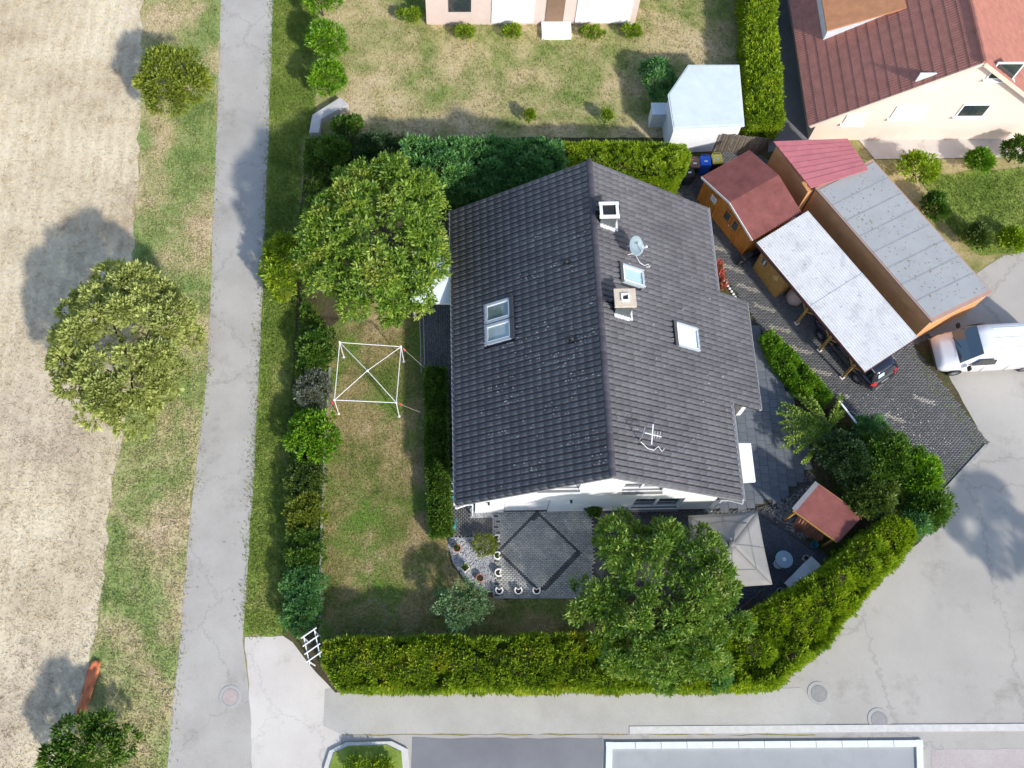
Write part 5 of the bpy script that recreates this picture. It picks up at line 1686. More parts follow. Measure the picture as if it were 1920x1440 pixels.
# white van of the neighbours
vf = np.array(G(1750, 668, .5)); vb_ = np.array(G(2080, 640, .5))
t = thing('van', 'white delivery van parked beside the flat garage', 'van', (vf[0] + 1.0, vf[1] + .15, .02), math.pi + .06)
WV = paint_mat('van_white', (.80, .80, .80), .3)
# x forward
sts = [(-4.2, .93, .35, 1.2, 1.95), (-4.1, .97, .30, 1.3, 2.02), (-1.0, .97, .28, 1.3, 2.06), (-.55, .96, .28, 1.25, 1.98), (-.1, .94, .28, 1.15, 1.55), (.25, .92, .28, 1.0, 1.16), (.75, .86, .30, .85, .95), (.98, .76, .36, .70, .74)]
loft('body', [ring(*a) for a in sts], WV, t)
MB().add([(-.50, -.70, 2.06), (-.50, .70, 2.06), (-.08, .76, 1.66), (.27, .80, 1.25), (.27, -.80, 1.25), (-.08, -.76, 1.66)], [(0, 5, 2, 1), (5, 4, 3, 2)]).build('windscreen', glass_mat('van_glass', (.05, .09, .12), .05), t)
for s in (-1, 1):
    MB().add([(-1.3, .985 * s, 1.3), (-.15, .96 * s, 1.22), (-.5, .90 * s, 1.75), (-1.2, .92 * s, 1.8)], [(0, 1, 2, 3) if s < 0 else (3, 2, 1, 0)]).build('side_window', GLS, t)
    MB().box((-.1, 1.08 * s, 1.25), (.12, .22, .24)).build('wing_mirror', DARKM, t, bevel=.03)
    MB().add([(.72, .55 * s, .72), (.62, .85 * s, .74), (.35, .93 * s, .90), (.55, .6 * s, .92)], [(0, 1, 2, 3)]).build('headlight', glass_mat('lamp_clear', (.6, .62, .65)), t)
    for x in (.15, -3.2): wheel(t, x, .86 * s, .33)
MB().box((.92, 0, .42), (.14, 1.6, .22)).build('bumper', mat('bumper_grey', (.10, .10, .11), .6), t, bevel=.05)

# ================================================================ VEGETATION OF THE PLOT
bush('walnut_tree', 'large leafy yellow-green tree filling the upper left of the garden', 'tree', (707, 452), 4.0, (3.35, 4.3, 2.3), LF['walnut'], n=4600, m=9, L=.19, W=.078, nl=60, frac=.16, spread=.11, seed=3, trunk=.2, base=(690, 545), droop=.15, out=.7, jit=1.0, shell=(.70, 1.14))
bush('garden_tree', 'broad olive-green tree between the patio and the parasol', 'tree', (1234, 1124), 3.3, (3.45, 3.6, 2.0), LF['magnolia'], n=4600, m=9, L=.175, W=.062, nl=60, frac=.155, spread=.09, seed=5, trunk=.18, base=(1215, 1150), out=.9, jit=.9, shell=(.70, 1.14))
hedge('clipped_hedge', 'narrow clipped dark green hedge between the lawn and the house', [(798, 686), (834, 690), (839, 850), (846, 996), (808, 1002), (799, 850)], .95, LF['laurel'], dens=230, m=9, L=.10, W=.05, spread=.10, bump=.06)
hedge('front_hedge', 'long yellow-green thuja hedge along the lower garden edge', [(604, 1212), (640, 1200), (900, 1197), (1100, 1192), (1380, 1184), (1384, 1288), (642, 1290), (606, 1240)], 2.0, LF['thuja_green'], dens=150, m=9, L=.16, W=.055, spread=.09, bump=.15, rnd=.5, lump=.34, out=.9)
hedge('corner_hedge', 'wide lime-green thuja hedge running diagonally up the right side', [(1386, 1165), (1440, 1135), (1520, 1090), (1610, 1020), (1672, 968), (1716, 985), (1712, 1015), (1560, 1192), (1462, 1282), (1388, 1288)], 2.2, LF['thuja_lime'], dens=150, m=9, L=.16, W=.055, spread=.09, bump=.15, rnd=.5, lump=.42, out=.9)
hedge('cypress_hedge', 'tall blue-green conifer hedge behind the left half of the house', [(762, 262), (1050, 264), (1050, 316), (960, 326), (880, 336), (800, 336), (764, 312)], 2.5, LF['cypress_blue'], dens=120, m=9, L=.21, W=.08, spread=.12, bump=.2, rnd=.6, lump=.34, sdens=100)
hedge('round_thuja_hedge', 'bright yellow-green clipped thuja hedge behind the right half of the house', [(1054, 264), (1284, 268), (1292, 290), (1284, 318), (1262, 334), (1225, 336), (1150, 318), (1056, 312)], 2.3, LF['thuja_lime'], dens=190, m=9, L=.12, W=.045, spread=.08, bump=.09, rnd=.6, lump=.2, sdens=150)
hedge('box_hedge', 'low bright green box hedge between the terrace and the driveway', [(1428, 630), (1448, 620), (1500, 672), (1560, 740), (1540, 762), (1500, 735), (1462, 690)], .75, LF['box'], dens=220, m=9, L=.09, W=.055, spread=.11, bump=.10, rnd=.3, lump=.22)
# shrubs in the west bed
W_ = [
 ('evergreen_shrub', 'dark evergreen shrub below the big tree in the left bed', 'shrub', (592, 655), .9, (.85, .95, .75), 'laurel', .11, .05),
 ('silver_shrub', 'silvery grey shrub beside the gazebo frame', 'shrub', (590, 735), .8, (.85, .85, .65), 'silver', .09, .035),
 ('laurel_shrub', 'bright glossy laurel in the left bed below the silver shrub', 'shrub', (588, 822), .9, (1.0, 1.1, .8), 'box', .15, .055),
 ('loose_shrub', 'thin reddish-green shrub below the glossy laurel', 'shrub', (577, 902), .7, (.85, .9, .6), 'olive', .09, .04),
 ('olive_shrub', 'olive shrub in the middle of the lower left bed', 'shrub', (572, 965), .75, (.85, .85, .65), 'moss', .1, .045),
 ('green_shrub', 'mid-green rounded shrub above the grey-green one in the left bed', 'shrub', (574, 1030), .8, (.85, .85, .7), 'laurel', .1, .045),
 ('grey_green_shrub', 'grey-green shrub second from the white arbour', 'shrub', (570, 1093), .75, (.85, .8, .65), 'cypress_blue', .09, .035),
 ('feathery_shrub', 'feathery blue-green shrub next to the white arbour', 'shrub', (568, 1150), .75, (.85, .8, .65), 'cypress_blue', .12, .03)]
for i, (nm, lb, ct2, uv, zc, r, lf, L, W) in enumerate(W_):
    r = (r[0] * 1.12, r[1] * 1.32, r[2])
    bush(nm, lb, ct2, uv, zc, r, LF[lf], n=560, m=11, L=L * 1.15, W=W * 1.15, nl=16, frac=.30, spread=.10, seed=20 + i, trunk=.05, group='shrubs of the left bed')
for i, (u, v, lb, lf) in enumerate(((625, 285, 'shadowy shrub in the upper left garden corner', 'laurel'), (700, 285, 'dark shrub between the big tree and the conifer hedge', 'conifer_dark'), (748, 300, 'darkest low shrub at the left end of the conifer hedge', 'conifer_dark'))):
    bush('dark_shrub', lb, 'shrub', (u, v), 1.0, (1.0, .8, .8), LF[lf], n=420, m=12, L=.13, W=.06, nl=9, frac=.42, spread=.15, seed=40 + i, trunk=.05, group='dark shrubs in the upper left corner')
bush('apple_tree', 'small grey-green apple tree at the lower end of the gravel bed', 'tree', (866, 1138), 1.3, (1.2, 1.25, .8), LF['apple'], n=380, m=13, L=.10, W=.065, nl=11, frac=.34, spread=.17, seed=8, trunk=.06, shell=(.55, 1.12))
bush('yellow_green_bush', 'low yellow-green bush in the gravel beside the patio', 'bush', (908, 1023), .4, (.5, .5, .35), LF['moss'], n=170, m=10, L=.13, W=.035, nl=7, frac=.42, spread=.1, seed=9, trunk=.03)
bush('wall_bush', 'small dark green bush at the foot of the white gable wall', 'bush', (1113, 959), .5, (.33, .33, .45), LF['laurel'], n=120, m=9, L=.11, W=.06, nl=5, frac=.45, spread=.1, seed=10, trunk=.03)
# right-hand group
R_ = [
 ('dark_conifer', 'dark green conifer left of the rounded shrub above the wood store', (1585, 862), 1.6, (1.15, 1.2, 1.4), 'conifer_dark', .13, .045, 700),
 ('round_shrub', 'rounded dark shrub with yellowish tips behind the wood store', (1664, 868), 1.7, (1.5, 1.35, 1.3), 'laurel', .13, .065, 900),
 ('speckled_shrub', 'dark shrub with pale tips touching the wood store roof', (1632, 935), 1.5, (1.2, 1.0, 1.1), 'olive', .11, .06, 700),
 ('feathery_thuja', 'feathery green thuja beside the driveway edge', (1718, 890), 1.7, (.85, 1.15, 1.3), 'box', .2, .06, 620),
 ('front_thuja', 'green thuja at the outermost right corner of the garden', (1738, 957), 1.6, (.85, .9, 1.2), 'laurel', .19, .06, 560),
 ('low_cypress', 'blue-green cypress between the corner thuja and the lime hedge', (1712, 985), 1.5, (.6, .7, 1.0), 'cypress_blue', .15, .05, 330)]
for i, (nm, lb, uv, zc, r, lf, L, W, n) in enumerate(R_):
    bush(nm, lb, 'shrub', uv, zc, r, LF[lf], n=n, m=13, L=L, W=W, nl=12, frac=.38, spread=.15, seed=60 + i, trunk=.07)
bush('small_rowan', 'small blue-green bush at the end of the slatted fence', 'bush', (1628, 800), 1.2, (.75, .6, .5), LF['cypress_blue'], n=200, m=11, L=.14, W=.045, nl=6, frac=.4, spread=.16, seed=70, trunk=.04)
bush('blue_shrub', 'dark blue-green shrub between the tree and the corner hedge', 'shrub', (1345, 1262), 2.0, (.5, .8, .6), LF['cypress_blue'], n=260, m=11, L=.1, W=.05, nl=6, frac=.4, spread=.13, seed=71, trunk=.04)
# climbing vine with long arching shoots
vb0 = np.array(G(1548, 806, 1.2)); base = (vb0[0], vb0[1], 0)
t = thing('climbing_vine', 'climbing vine with long arching shoots over the terrace edge', 'vine', base)
PA, NA = [], []
stems = MB()
shoots = [(1467, 757), (1462, 774), (1464, 792), (1470, 806), (1472, 822), (1470, 838), (1490, 848), (1508, 868), (1496, 742), (1520, 748), (1576, 744), (1582, 770), (1540, 850), (1560, 840), (1480, 765), (1500, 790)]
for i, (u, v) in enumerate(shoots):
    e = np.array(G(u, v, .9 + .3 * random.random())); m_ = (vb0 + e) / 2 + np.array([0, 0, .55])
    cur = [(1 - f) ** 2 * vb0 + 2 * f * (1 - f) * m_ + f * f * e for f in np.linspace(0, 1, 9)]
    stems.tube([c - np.array(base) for c in cur], [.02] * 4 + [.012] * 5, 5)
    for f in np.linspace(.05, 1, 34):
        p = (1 - f) ** 2 * vb0 + 2 * f * (1 - f) * m_ + f * f * e
        PA.append(p); NA.append((rng.normal(0, .4), rng.normal(0, .4), 1))
P, D, NN, LL, WW = sprays(np.array(PA), unit(np.array(NA, float)), 9, .10, .12, .07, up=.0, out=.3, jit=1.0, flat=1.0)
leaf_mesh('foliage', P, D, NN, LL, WW, LF['vine'], t, base)
stems.tube([(0, 0, 0), (0.05, 0, .7), tuple(vb0 - np.array(base))], [.05, .04, .03], 7)
stems.build('stem', BARK, t, True)
# red geraniums along the east wall, planting strip
p0, p1 = np.array(G(1342, 498)), np.array(G(1354, 548))
for i in range(4):
    p = p0 + (p1 - p0) * (i + .5) / 4
    lb = ['topmost', 'second', 'third', 'lowest'][i] + ' coral-red geranium along the right wall of the house'
    t = thing('geranium', lb, 'flowers', (p[0], p[1], .05), 0, 'geraniums along the house wall')
    C = rng.normal(0, .1, (26, 3)) + np.array([0, 0, .42]); P, D, NN, LL, WW = sprays(C, np.tile([0, 0, 1.], (26, 1)), 6, .09, .09, .07)
    leaf_mesh('blossom', P, D, NN, LL, WW, LF['red'], t, (0, 0, 0))
    C = rng.normal(0, .09, (14, 3)) + np.array([0, 0, .26]); P, D, NN, LL, WW = sprays(C, np.tile([0, 0, 1.], (14, 1)), 6, .09, .09, .07)
    leaf_mesh('foliage', P, D, NN, LL, WW, LF['laurel'], t, (0, 0, 0))
    MB().lathe([(.09, 0), (.13, .24), (.11, .24), (.1, .2)], 14).build('pot', TERRA, t)
# white edging stones by the geranium strip
for i in range(9):
    p = G(1357 + i * 3.4, 527 + i * 5.2)
    o = MB().lathe([(.06, 0), (.07, .04), (.045, .08)], 9).build('edging_stone', TRIMW); o.location = (p[0], p[1], .06)
    tag(o, ['first', 'second', 'third', 'fourth', 'fifth', 'sixth', 'seventh', 'eighth', 'ninth'][i] + ' small white edging stone along the driveway, counted from the geraniums', 'stone', 'white edging stones by the driveway')
# dry leaf litter and petals scattered on the drive, tufts of weeds
def scatter(name, poly, n, L, W, m, z=.065):
    poly = np.array(poly)[:, :2]; lo, hi = poly.min(0), poly.max(0)
    X = rng.uniform(lo[0], hi[0], n); Y = rng.uniform(lo[1], hi[1], n); k = inside(poly, X, Y)
    P = np.stack([X[k], Y[k], np.full(k.sum(), z)], 1); q = len(P)
    D = np.stack([rng.normal(size=q), rng.normal(size=q), rng.uniform(0, .3, q)], 1)
    o = leaf_mesh(name, P, D, np.tile([0, 0, 1.], (q, 1)) + rng.normal(0, .2, (q, 3)), L * rng.uniform(.5, 1.3, q), W * rng.uniform(.5, 1.3, q), m, None, (0, 0, 0))
    o['kind'] = 'stuff'; return o
scatter('fallen_petals', GP([(1590, 740), (1680, 740), (1790, 830), (1740, 880), (1640, 830)]), 210, .06, .05, mat('petal', (.6, .58, .5), .8))
scatter('weeds', GP([(1700, 650), (1720, 660), (1850, 830), (1770, 920), (1755, 905), (1820, 830), (1740, 730)]), 1500, .1, .03, LF['moss'])
scatter('fallen_leaves', GP([(606, 1100), (1110, 1125), (1110, 1195), (606, 1200)]), 700, .06, .04, mat('dry_leaf', (.30, .22, .11), .8), .045)
# short grass blades on the lawn
lp = GP([(610, 630), (700, 600), (790, 570), (792, 690), (800, 1000), (838, 1012), (842, 1050), (870, 1094), (930, 1124), (1100, 1124), (1100, 1195), (606, 1200), (606, 1030), (612, 860)])
pa_ = np.array(lp)[:, :2]; lo, hi = pa_.min(0), pa_.max(0)
n = 150000
X = rng.uniform(lo[0], hi[0], n); Y = rng.uniform(lo[1], hi[1], n); k = inside(pa_, X, Y)
P = np.stack([X[k], Y[k], np.full(k.sum(), .034)], 1)
D = unit(np.stack([rng.normal(size=len(P)) * .8, rng.normal(size=len(P)) * .8, np.ones(len(P))], 1))
o = leaf_mesh('grass', P, D, rng.normal(size=(len(P), 3)), rng.uniform(.03, .08, len(P)), np.full(len(P), .022), LAWN, None, (0, 0, 0)); o['kind'] = 'stuff'

# ================================================================ NEIGHBOURHOOD
bush('field_tree', 'broad pale green tree between the field and the lane', 'tree', (240, 655), 3.2, (3.2, 4.2, 2.2), LF['pale'], n=3400, m=9, L=.21, W=.10, nl=46, frac=.18, spread=.15, seed=80, trunk=.18, base=(260, 720), zmin=-.1)
bush('round_tree', 'small round olive-green tree on the verge beside the lane', 'tree', (322, 152), 2.2, (1.75, 2.0, 1.4), LF['moss'], n=800, m=12, L=.2, W=.09, nl=10, frac=.4, spread=.22, seed=81, trunk=.1)
bush('verge_bush', 'dark green bush at the lower end of the verge', 'bush', (165, 1410), 1.3, (1.9, 1.5, 1.1), LF['laurel'], n=700, m=12, L=.18, W=.08, nl=10, frac=.4, spread=.2, seed=82, trunk=.07)
bush('lane_bush', 'lime-green bush between the lane and the big walnut-like tree', 'bush', (532, 500), 1.2, (.85, 2.0, 1.0), LF['thuja_green'], n=600, m=12, L=.17, W=.07, nl=9, frac=.4, spread=.18, seed=83, trunk=.06)
for i, (u, v, r) in enumerate(((600, 0, 1.0), (612, 80, 1.0), (614, 150, .85))):
    bush('boundary_shrub', ['uppermost bright green shrub in the row right of the lane', 'middle bright green shrub in the row right of the lane', 'lowest bright green shrub in the row, above the grey wall'][i], 'shrub', (u, v), 1.2, (r, r * 1.25, 1.0), LF['box'], n=420, m=12, L=.16, W=.07, nl=8, frac=.42, spread=.17, seed=84 + i, trunk=.06, group='shrubs right of the lane')
for i, (u, v) in enumerate(((993, 218), (1137, 218))):
    bush('young_thuja', ['young thuja on the dry lawn behind the ridge of the house, left one', 'young thuja on the dry lawn nearer the white shed'][i], 'shrub', (u, v), .6, (.3, .3, .6), LF['thuja_green'], n=150, m=9, L=.11, W=.04, nl=4, frac=.45, spread=.1, seed=90 + i, trunk=.03, group='young thujas on the neighbouring lawn')
wl = MB(); q = [G(640, 192), G(655, 205), G(604, 232), G(600, 258), G(582, 258), G(588, 225)]
wl.prism([(p[0], p[1]) for p in q], 0, .45); o = wl.build('garden_wall', mat('pale_wall', (.46, .44, .43), .85, .12, 3)); tag(o, 'low pale grey garden wall at the corner of the neighbouring lawn', 'wall')
bush('corner_shrub', 'dark green shrub behind the low grey wall', 'shrub', (650, 238), .8, (.9, .5, .6), LF['laurel'], n=300, m=12, L=.14, W=.06, nl=7, frac=.42, spread=.15, seed=93, trunk=.05)
bush('lawn_shrub', 'dark green shrub left of the white shed', 'shrub', (1232, 150), .9, (.85, 1.3, .8), LF['cypress_blue'], n=420, m=12, L=.15, W=.06, nl=8, frac=.42, spread=.16, seed=94, trunk=.05)

PINK = mat('pink_render', (.62, .50, .45), .85, .05, 2)
ROOFR = mat('red_roof', (.37, .15, .11), .8, .18, 2.5)
ROOFO = mat('orange_roof', (.55, .24, .11), .8, .15, 2.5)
# row house at the top edge
b0, b1 = np.array(G(800, 46)), np.array(G(1190, 46))
t = thing('bungalow', 'low pink and white house at the top edge of the picture', 'house', (*((b0 + b1) / 2)[:2], 0))
Lb = np.linalg.norm(b1 - b0)
MB().box((0, 4, 1.5), (Lb, 8, 3.0)).build('wall', PINK, t)
mb = MB(); e_ = .4
mb.add([(-Lb / 2 - e_, -e_, 3.0), (Lb / 2 + e_, -e_, 3.0), (Lb / 2 + e_, 8 + e_, 3.0), (-Lb / 2 - e_, 8 + e_, 3.0), (-Lb / 2 - e_, 4, 5.2), (Lb / 2 + e_, 4, 5.2)], [(0, 1, 5, 4), (2, 3, 4, 5), (0, 4, 3), (1, 2, 5), (3, 2, 1, 0)]); mb.build('roof', ROOFR, t)
for x0, x1, nm in ((.31, .51, 'white_shutter'), (.71, .97, 'white_shutter')):
    xa, xb = -Lb / 2 + Lb * x0, -Lb / 2 + Lb * x1
    for k in range(8):
        MB().box(((xa + xb) / 2, -.03, .3 + k * .25), (xb - xa, .05, .235)).build('shutter_slat', PVC, t)
MB().box((-Lb / 2 + Lb * .61, -.03, 1.05), (Lb * .085, .06, 2.1)).build('door', mat('door_brown', (.22, .14, .09), .6), t)
MB().box((-Lb / 2 + Lb * .62, -.55, .15), (1.6, 1.0, .3)).build('step', PVC, t)
MB().box((-Lb / 2 + Lb * .16, -.02, 1.6), (1.2, .05, 1.1)).build('window', PANE, t)
for i, (u, w) in enumerate(((770, .8), (870, .6), (960, .5), (1110, .7), (1185, .7))):
    bush('foundation_shrub', ['leftmost', 'second from left', 'middle', 'second from right', 'rightmost'][i] + ' green shrub along the front of the pink house', 'shrub', (u, 62 if i else 30), .4, (w, .4, .4), LF['thuja_green'], n=200, m=9, L=.12, W=.05, nl=6, frac=.42, spread=.12, seed=100 + i, trunk=.03, group='shrubs along the pink house')
# pale flat-roofed shed
q = [np.array(G(*p, 2.3)) for p in ((1252, 178), (1290, 122), (1386, 122), (1396, 236), (1262, 242))]
o0 = sum(q) / 5; o0[2] = 0
t = thing('white_shed', 'white flat-roofed shed with a clipped corner behind the plank fence', 'shed', tuple(o0))
ql = [(p - o0) for p in q]
MB().prism([(p[0] * .95, p[1] * .95) for p in ql], 0, 2.2).build('wall', mat('shed_white', (.72, .73, .74), .7, .05), t)
MB().prism([(p[0], p[1]) for p in ql], 2.21, 2.32).build('roof', mat('pale_roof', (.58, .63, .64), .5, .06), t)
MB().prism([(p[0] * .96, p[1] * .96) for p in ql], 2.323, 2.345).build('roof_membrane', mat('pale_membrane', (.56, .62, .63), .5, .08, 1.5), t)
p = np.array(G(1236, 205, 1.2)) - o0
MB().box((p[0], p[1], .6), (.7, .6, 1.2)).build('lean_to', mat('shed_white', (.72, .73, .74)), t)
MB().box((p[0], p[1], 1.24), (.82, .72, .06)).build('lean_to_roof', mat('pale_roof', (.58, .63, .64)), t)
hedge('tall_lime_hedge', 'tall narrow lime-green hedge beside the red-roofed house', [(1396, -80), (1448, -80), (1468, 222), (1412, 232)], 1.9, LF['thuja_lime'], dens=90, m=10, L=.15, W=.055, spread=.14, bump=.14, rnd=.4)
patch('dark_passage', [(1448, -200), (1530, -200), (1540, 270), (1440, 285)], .045, ASPHD)
# red-roofed gable house
apx = np.array(G(1728, 262)); lf_ = np.array(G(1497, 262)); hw3 = apx[0] - lf_[0]
t = thing('gabled_house', 'pink rendered house with a brownish red tiled roof at upper right', 'house', (apx[0], apx[1], 0))
ze3, zr3 = 1.75, 6.6; Ln = 12.0
sl3 = (zr3 - ze3) / hw3
MB().add([(-hw3 + .5, 0, 0), (hw3 - .5, 0, 0), (hw3 - .5, 0, ze3 + .5 * sl3 - .15), (0, 0, zr3 - .15), (-hw3 + .5, 0, ze3 + .5 * sl3 - .15), (-hw3 + .5, Ln, 0), (hw3 - .5, Ln, 0), (hw3 - .5, Ln, ze3 + .5 * sl3 - .15), (0, Ln, zr3 - .15), (-hw3 + .5, Ln, ze3 + .5 * sl3 - .15)],
         [(0, 1, 2, 3, 4), (9, 8, 7, 6, 5), (0, 5, 6, 1), (1, 6, 7, 2), (4, 9, 5, 0)]).build('wall', mat('salmon_render', (.72, .58, .50), .85, .04, 2), t)
nr = 16
for s in (-1, 1):
    rv_, rf2 = [], []
    ncol = 90
    for i in range(nr + 1):
        for b_ in range(2):
            f = (i + (1 if b_ else 0)) / nr if b_ == 0 or i < nr else 1
            pass
    # courses as overlapping corrugated strips
    for i in range(nr):
        f0, f1 = i / nr, (i + 1) / nr + .015
        n0 = len(rv_)
        for k in range(ncol * 4 + 1):
            y = -.35 + (Ln + .7) * k / (ncol * 4)
            bmp = .03 * (1 - math.cos(2 * math.pi * k / 4)) / 2
            rv_.append((s * hw3 * f0, y, zr3 - (zr3 - ze3) * f0 + bmp)); rv_.append((s * hw3 * f1, y, zr3 - (zr3 - ze3) * f1 + bmp + .04))
        for k in range(ncol * 4):
            a = n0 + 2 * k; rf2.append((a, a + 2, a + 3, a + 1) if s < 0 else (a, a + 1, a + 3, a + 2))
    o = arr_mesh('tile_field', np.array(rv_), np.array(rf2), ROOFR, t, False); o['kind'] = 'stuff'
MB().tube([(0, -.36, zr3 + .03), (0, Ln + .35, zr3 + .03)], .12, 8).build('ridge', ROOFR, t)
for s in (-1, 1):
    MB().bar((0, -.36, zr3 - .08), (s * hw3, -.36, ze3 - .08), .04, .2).build('barge_board', mat('barge_cream', (.62, .52, .42), .7), t)
def gwin(u, v, w, h, m):
    # point on the gable wall seen at u, v
    d = np.array([(u - CX) / FPX, (v - CY) / FPX, 1.0]) @ CAMR
    k = (apx[1] - CAMC[1]) / d[1]; p = CAMC + d * k
    x, z = p[0] - apx[0], max(p[2], .6)
    wo = MB().box((x, -.02, z), (w, .06, h)).build('window', PVC, t)
    MB().box((x, -.055, z), (w - .16, .02, h - .16)).build('pane', m, wo)
    MB().box((x, -.08, z - h / 2 - .05), (w + .2, .18, .05)).build('sill', PVC, wo)
gwin(1885, 132, 1.3, 1.2, PANE); gwin(1825, 206, 1.4, 1.0, PANE); gwin(1705, 210, 1.6, 1.0, PANE_BL); gwin(1742, 148, 1.2, .9, PANE_BL); gwin(1603, 222, 1.0, .8, PANE_BL)
# orange dormer on its west slope
dm_ = MB(); xd0, xd1, y0d, y1d = -hw3 * .86, -hw3 * .34, 4.2, 8.0
zz = lambda x: zr3 - sl3 * abs(x)
dr_ = bpy.data.objects.new('dormer', None); dr_.empty_display_size = .2; link(dr_, t)
MB().add([(xd0, y0d, zz(xd0) + .95), (xd1, y0d, zz(xd1) + .06), (xd1, y1d, zz(xd1) + .06), (xd0, y1d, zz(xd0) + .95), (xd0, y0d, zz(xd0) + .85), (xd1, y0d, zz(xd1) - .04), (xd1, y1d, zz(xd1) - .04), (xd0, y1d, zz(xd0) + .85)],
         [(0, 1, 2, 3), (7, 6, 5, 4), (0, 4, 5, 1), (1, 5, 6, 2), (2, 6, 7, 3), (3, 7, 4, 0)]).build('dormer_roof', ROOFO, dr_)
MB().add([(xd0 + .1, y0d + .1, zz(xd0) - .2), (xd0 + .1, y0d + .1, zz(xd0) + .84), (xd1, y0d + .1, zz(xd1)), (xd0 + .1, y1d - .1, zz(xd0) - .2), (xd0 + .1, y1d - .1, zz(xd0) + .84), (xd1, y1d - .1, zz(xd1))], [(0, 2, 1), (3, 4, 5), (0, 1, 4, 3)]).build('dormer_cheek', mat('dormer_white', (.62, .62, .64), .6), dr_)
# neighbours' garage and red shed
q = [np.array(G(*p, 2.5)) for p in ((1528, 352), (1636, 298), (1862, 548), (1748, 604))]
o0 = sum(q) / 4; o0[2] = 0
t = thing('flat_garage', 'long grey flat-roofed garage with orange-brown walls beyond the carport', 'garage', tuple(o0))
ql = [(p - o0) for p in q]
OW = mat('orange_brown_wall', (.60, .30, .13), .8, .12, 2)
MB().prism([(p[0] * .985, p[1] * .985) for p in ql], 0, 2.38).build('wall', OW, t)
MB().prism([(p[0], p[1]) for p in ql], 2.381, 2.5).build('fascia', mat('fascia_brown', (.40, .25, .19), .7, .1), t)
MB().prism([(p[0] * .955 if True else 0, p[1] * .955) for p in ql], 2.503, 2.525).build('roof_felt', mat('grey_felt', (.33, .34, .34), .9, .1, 1.0, .3, 30, dirt=(.27, .275, .28), dscale=.5), t)
q = [np.array(G(*p)) for p in ((1452, 268, 2.3), (1590, 262, 2.3), (1628, 318, 2.75), (1520, 352, 2.75))]
o0 = sum(q) / 4; o0[2] = 0
t = thing('red_roofed_shed', 'shed with a sloping pinkish-red roof at the head of the flat garage', 'shed', tuple(o0))
ql = [p - o0 for p in q]
MB().prism([(p[0] * .94, p[1] * .94) for p in ql], 0, 2.2).build('wall', OW, t)
RR = mat('raspberry_roof', (.50, .16, .17), .6, .12, 2)
for k in range(8):
    f0, f1 = k / 8, (k + 1) / 8 + .03
    c4 = [ql[3] + (ql[0] - ql[3]) * f0, ql[2] + (ql[1] - ql[2]) * f0, ql[2] + (ql[1] - ql[2]) * f1, ql[3] + (ql[0] - ql[3]) * f1]
    vs = [tuple(p + np.array([0, 0, u_])) for p, u_ in zip(c4, (0, 0, .03, .03))]; vs += [(x, y, z - .06) for x, y, z in vs]
    MB().add(vs, [(0, 1, 2, 3), (7, 6, 5, 4), (0, 4, 5, 1), (1, 5, 6, 2), (2, 6, 7, 3), (3, 7, 4, 0)]).build('roof_course', RR, t)
patch('dark_lawn', [(1720, 330), (2100, 300), (2100, 470), (1920, 470), (1840, 480), (1790, 440)], .030, STRIP, .05)
patch('terrace_strip', [(1610, 262), (2100, 252), (2100, 292), (1640, 298)], .034, PAVEP)
N_ = [('yellow_shrub', 'yellow-green rounded shrub right of the flat garage', (1722, 318), 1.0, (1.15, .85, .8), 'thuja_lime'), ('lime_shrub', 'small lime shrub between two darker ones by the pink house', (1835, 303), .7, (.7, .55, .6), 'box'), ('dark_garden_shrub', 'dark shrub at the right picture edge below the pink house', (1908, 285), .9, (.85, .7, .75), 'laurel'), ('garage_shrub', 'green shrub against the long side of the flat garage', (1752, 390), .7, (.6, .8, .6), 'laurel'), ('rusty_shrub', 'rusty red-green shrub at the lower end of the neighbouring garden', (1832, 445), .7, (.7, .6, .6), 'olive'), ('edge_shrub', 'lime-green shrub at the right picture edge above the grey forecourt', (1900, 450), .6, (.7, .5, .5), 'thuja_lime')]
for i, (nm, lb, uv, zc, r, lf) in enumerate(N_):
    bush(nm, lb, 'shrub', uv, zc, r, LF[lf], n=330, m=12, L=.15, W=.065, nl=8, frac=.42, spread=.16, seed=120 + i, trunk=.05)
# kerbed bay at the lower edge
q = [np.array(G(*p)) for p in ((1142, 1398), (1722, 1394), (1730, 1640), (1136, 1640))]
o0 = sum(q) / 4; o0[2] = 0
t = thing('kerbed_bay', 'grey parking bay framed by a broad white kerb at the lower edge', 'parking bay', tuple(o0))
ql = [p - o0 for p in q]
MB().prism([(p[0] * .99, p[1] * .98) for p in ql], 0, .03).build('surface', mat('grey_felt', (.33, .34, .34)), t)
for i in range(4):
    a, b = ql[i], ql[(i + 1) % 4]
    d = (b - a) / np.linalg.norm(b - a); nn_ = np.array([-d[1], d[0], 0])
    for k, w in ((0, .26), (1, .16)):
        n_ = max(1, int(np.linalg.norm(b - a) / 1.0))
        if k: continue
        for e_ in range(n_):
            p0_, p1_ = a + (b - a) * (e_ + .01) / n_, a + (b - a) * (e_ + .99) / n_
            MB().bar((p0_[0], p0_[1], .06), (p1_[0], p1_[1], .06), w, .12).build('kerb_stone', mat('rim_white', (.66, .67, .67), .6, .06), t)
for p in ql:
    MB().box((p[0], p[1], .062), (.28, .28, .124)).build('corner_stone', mat('rim_white', (.66, .67, .67)), t)
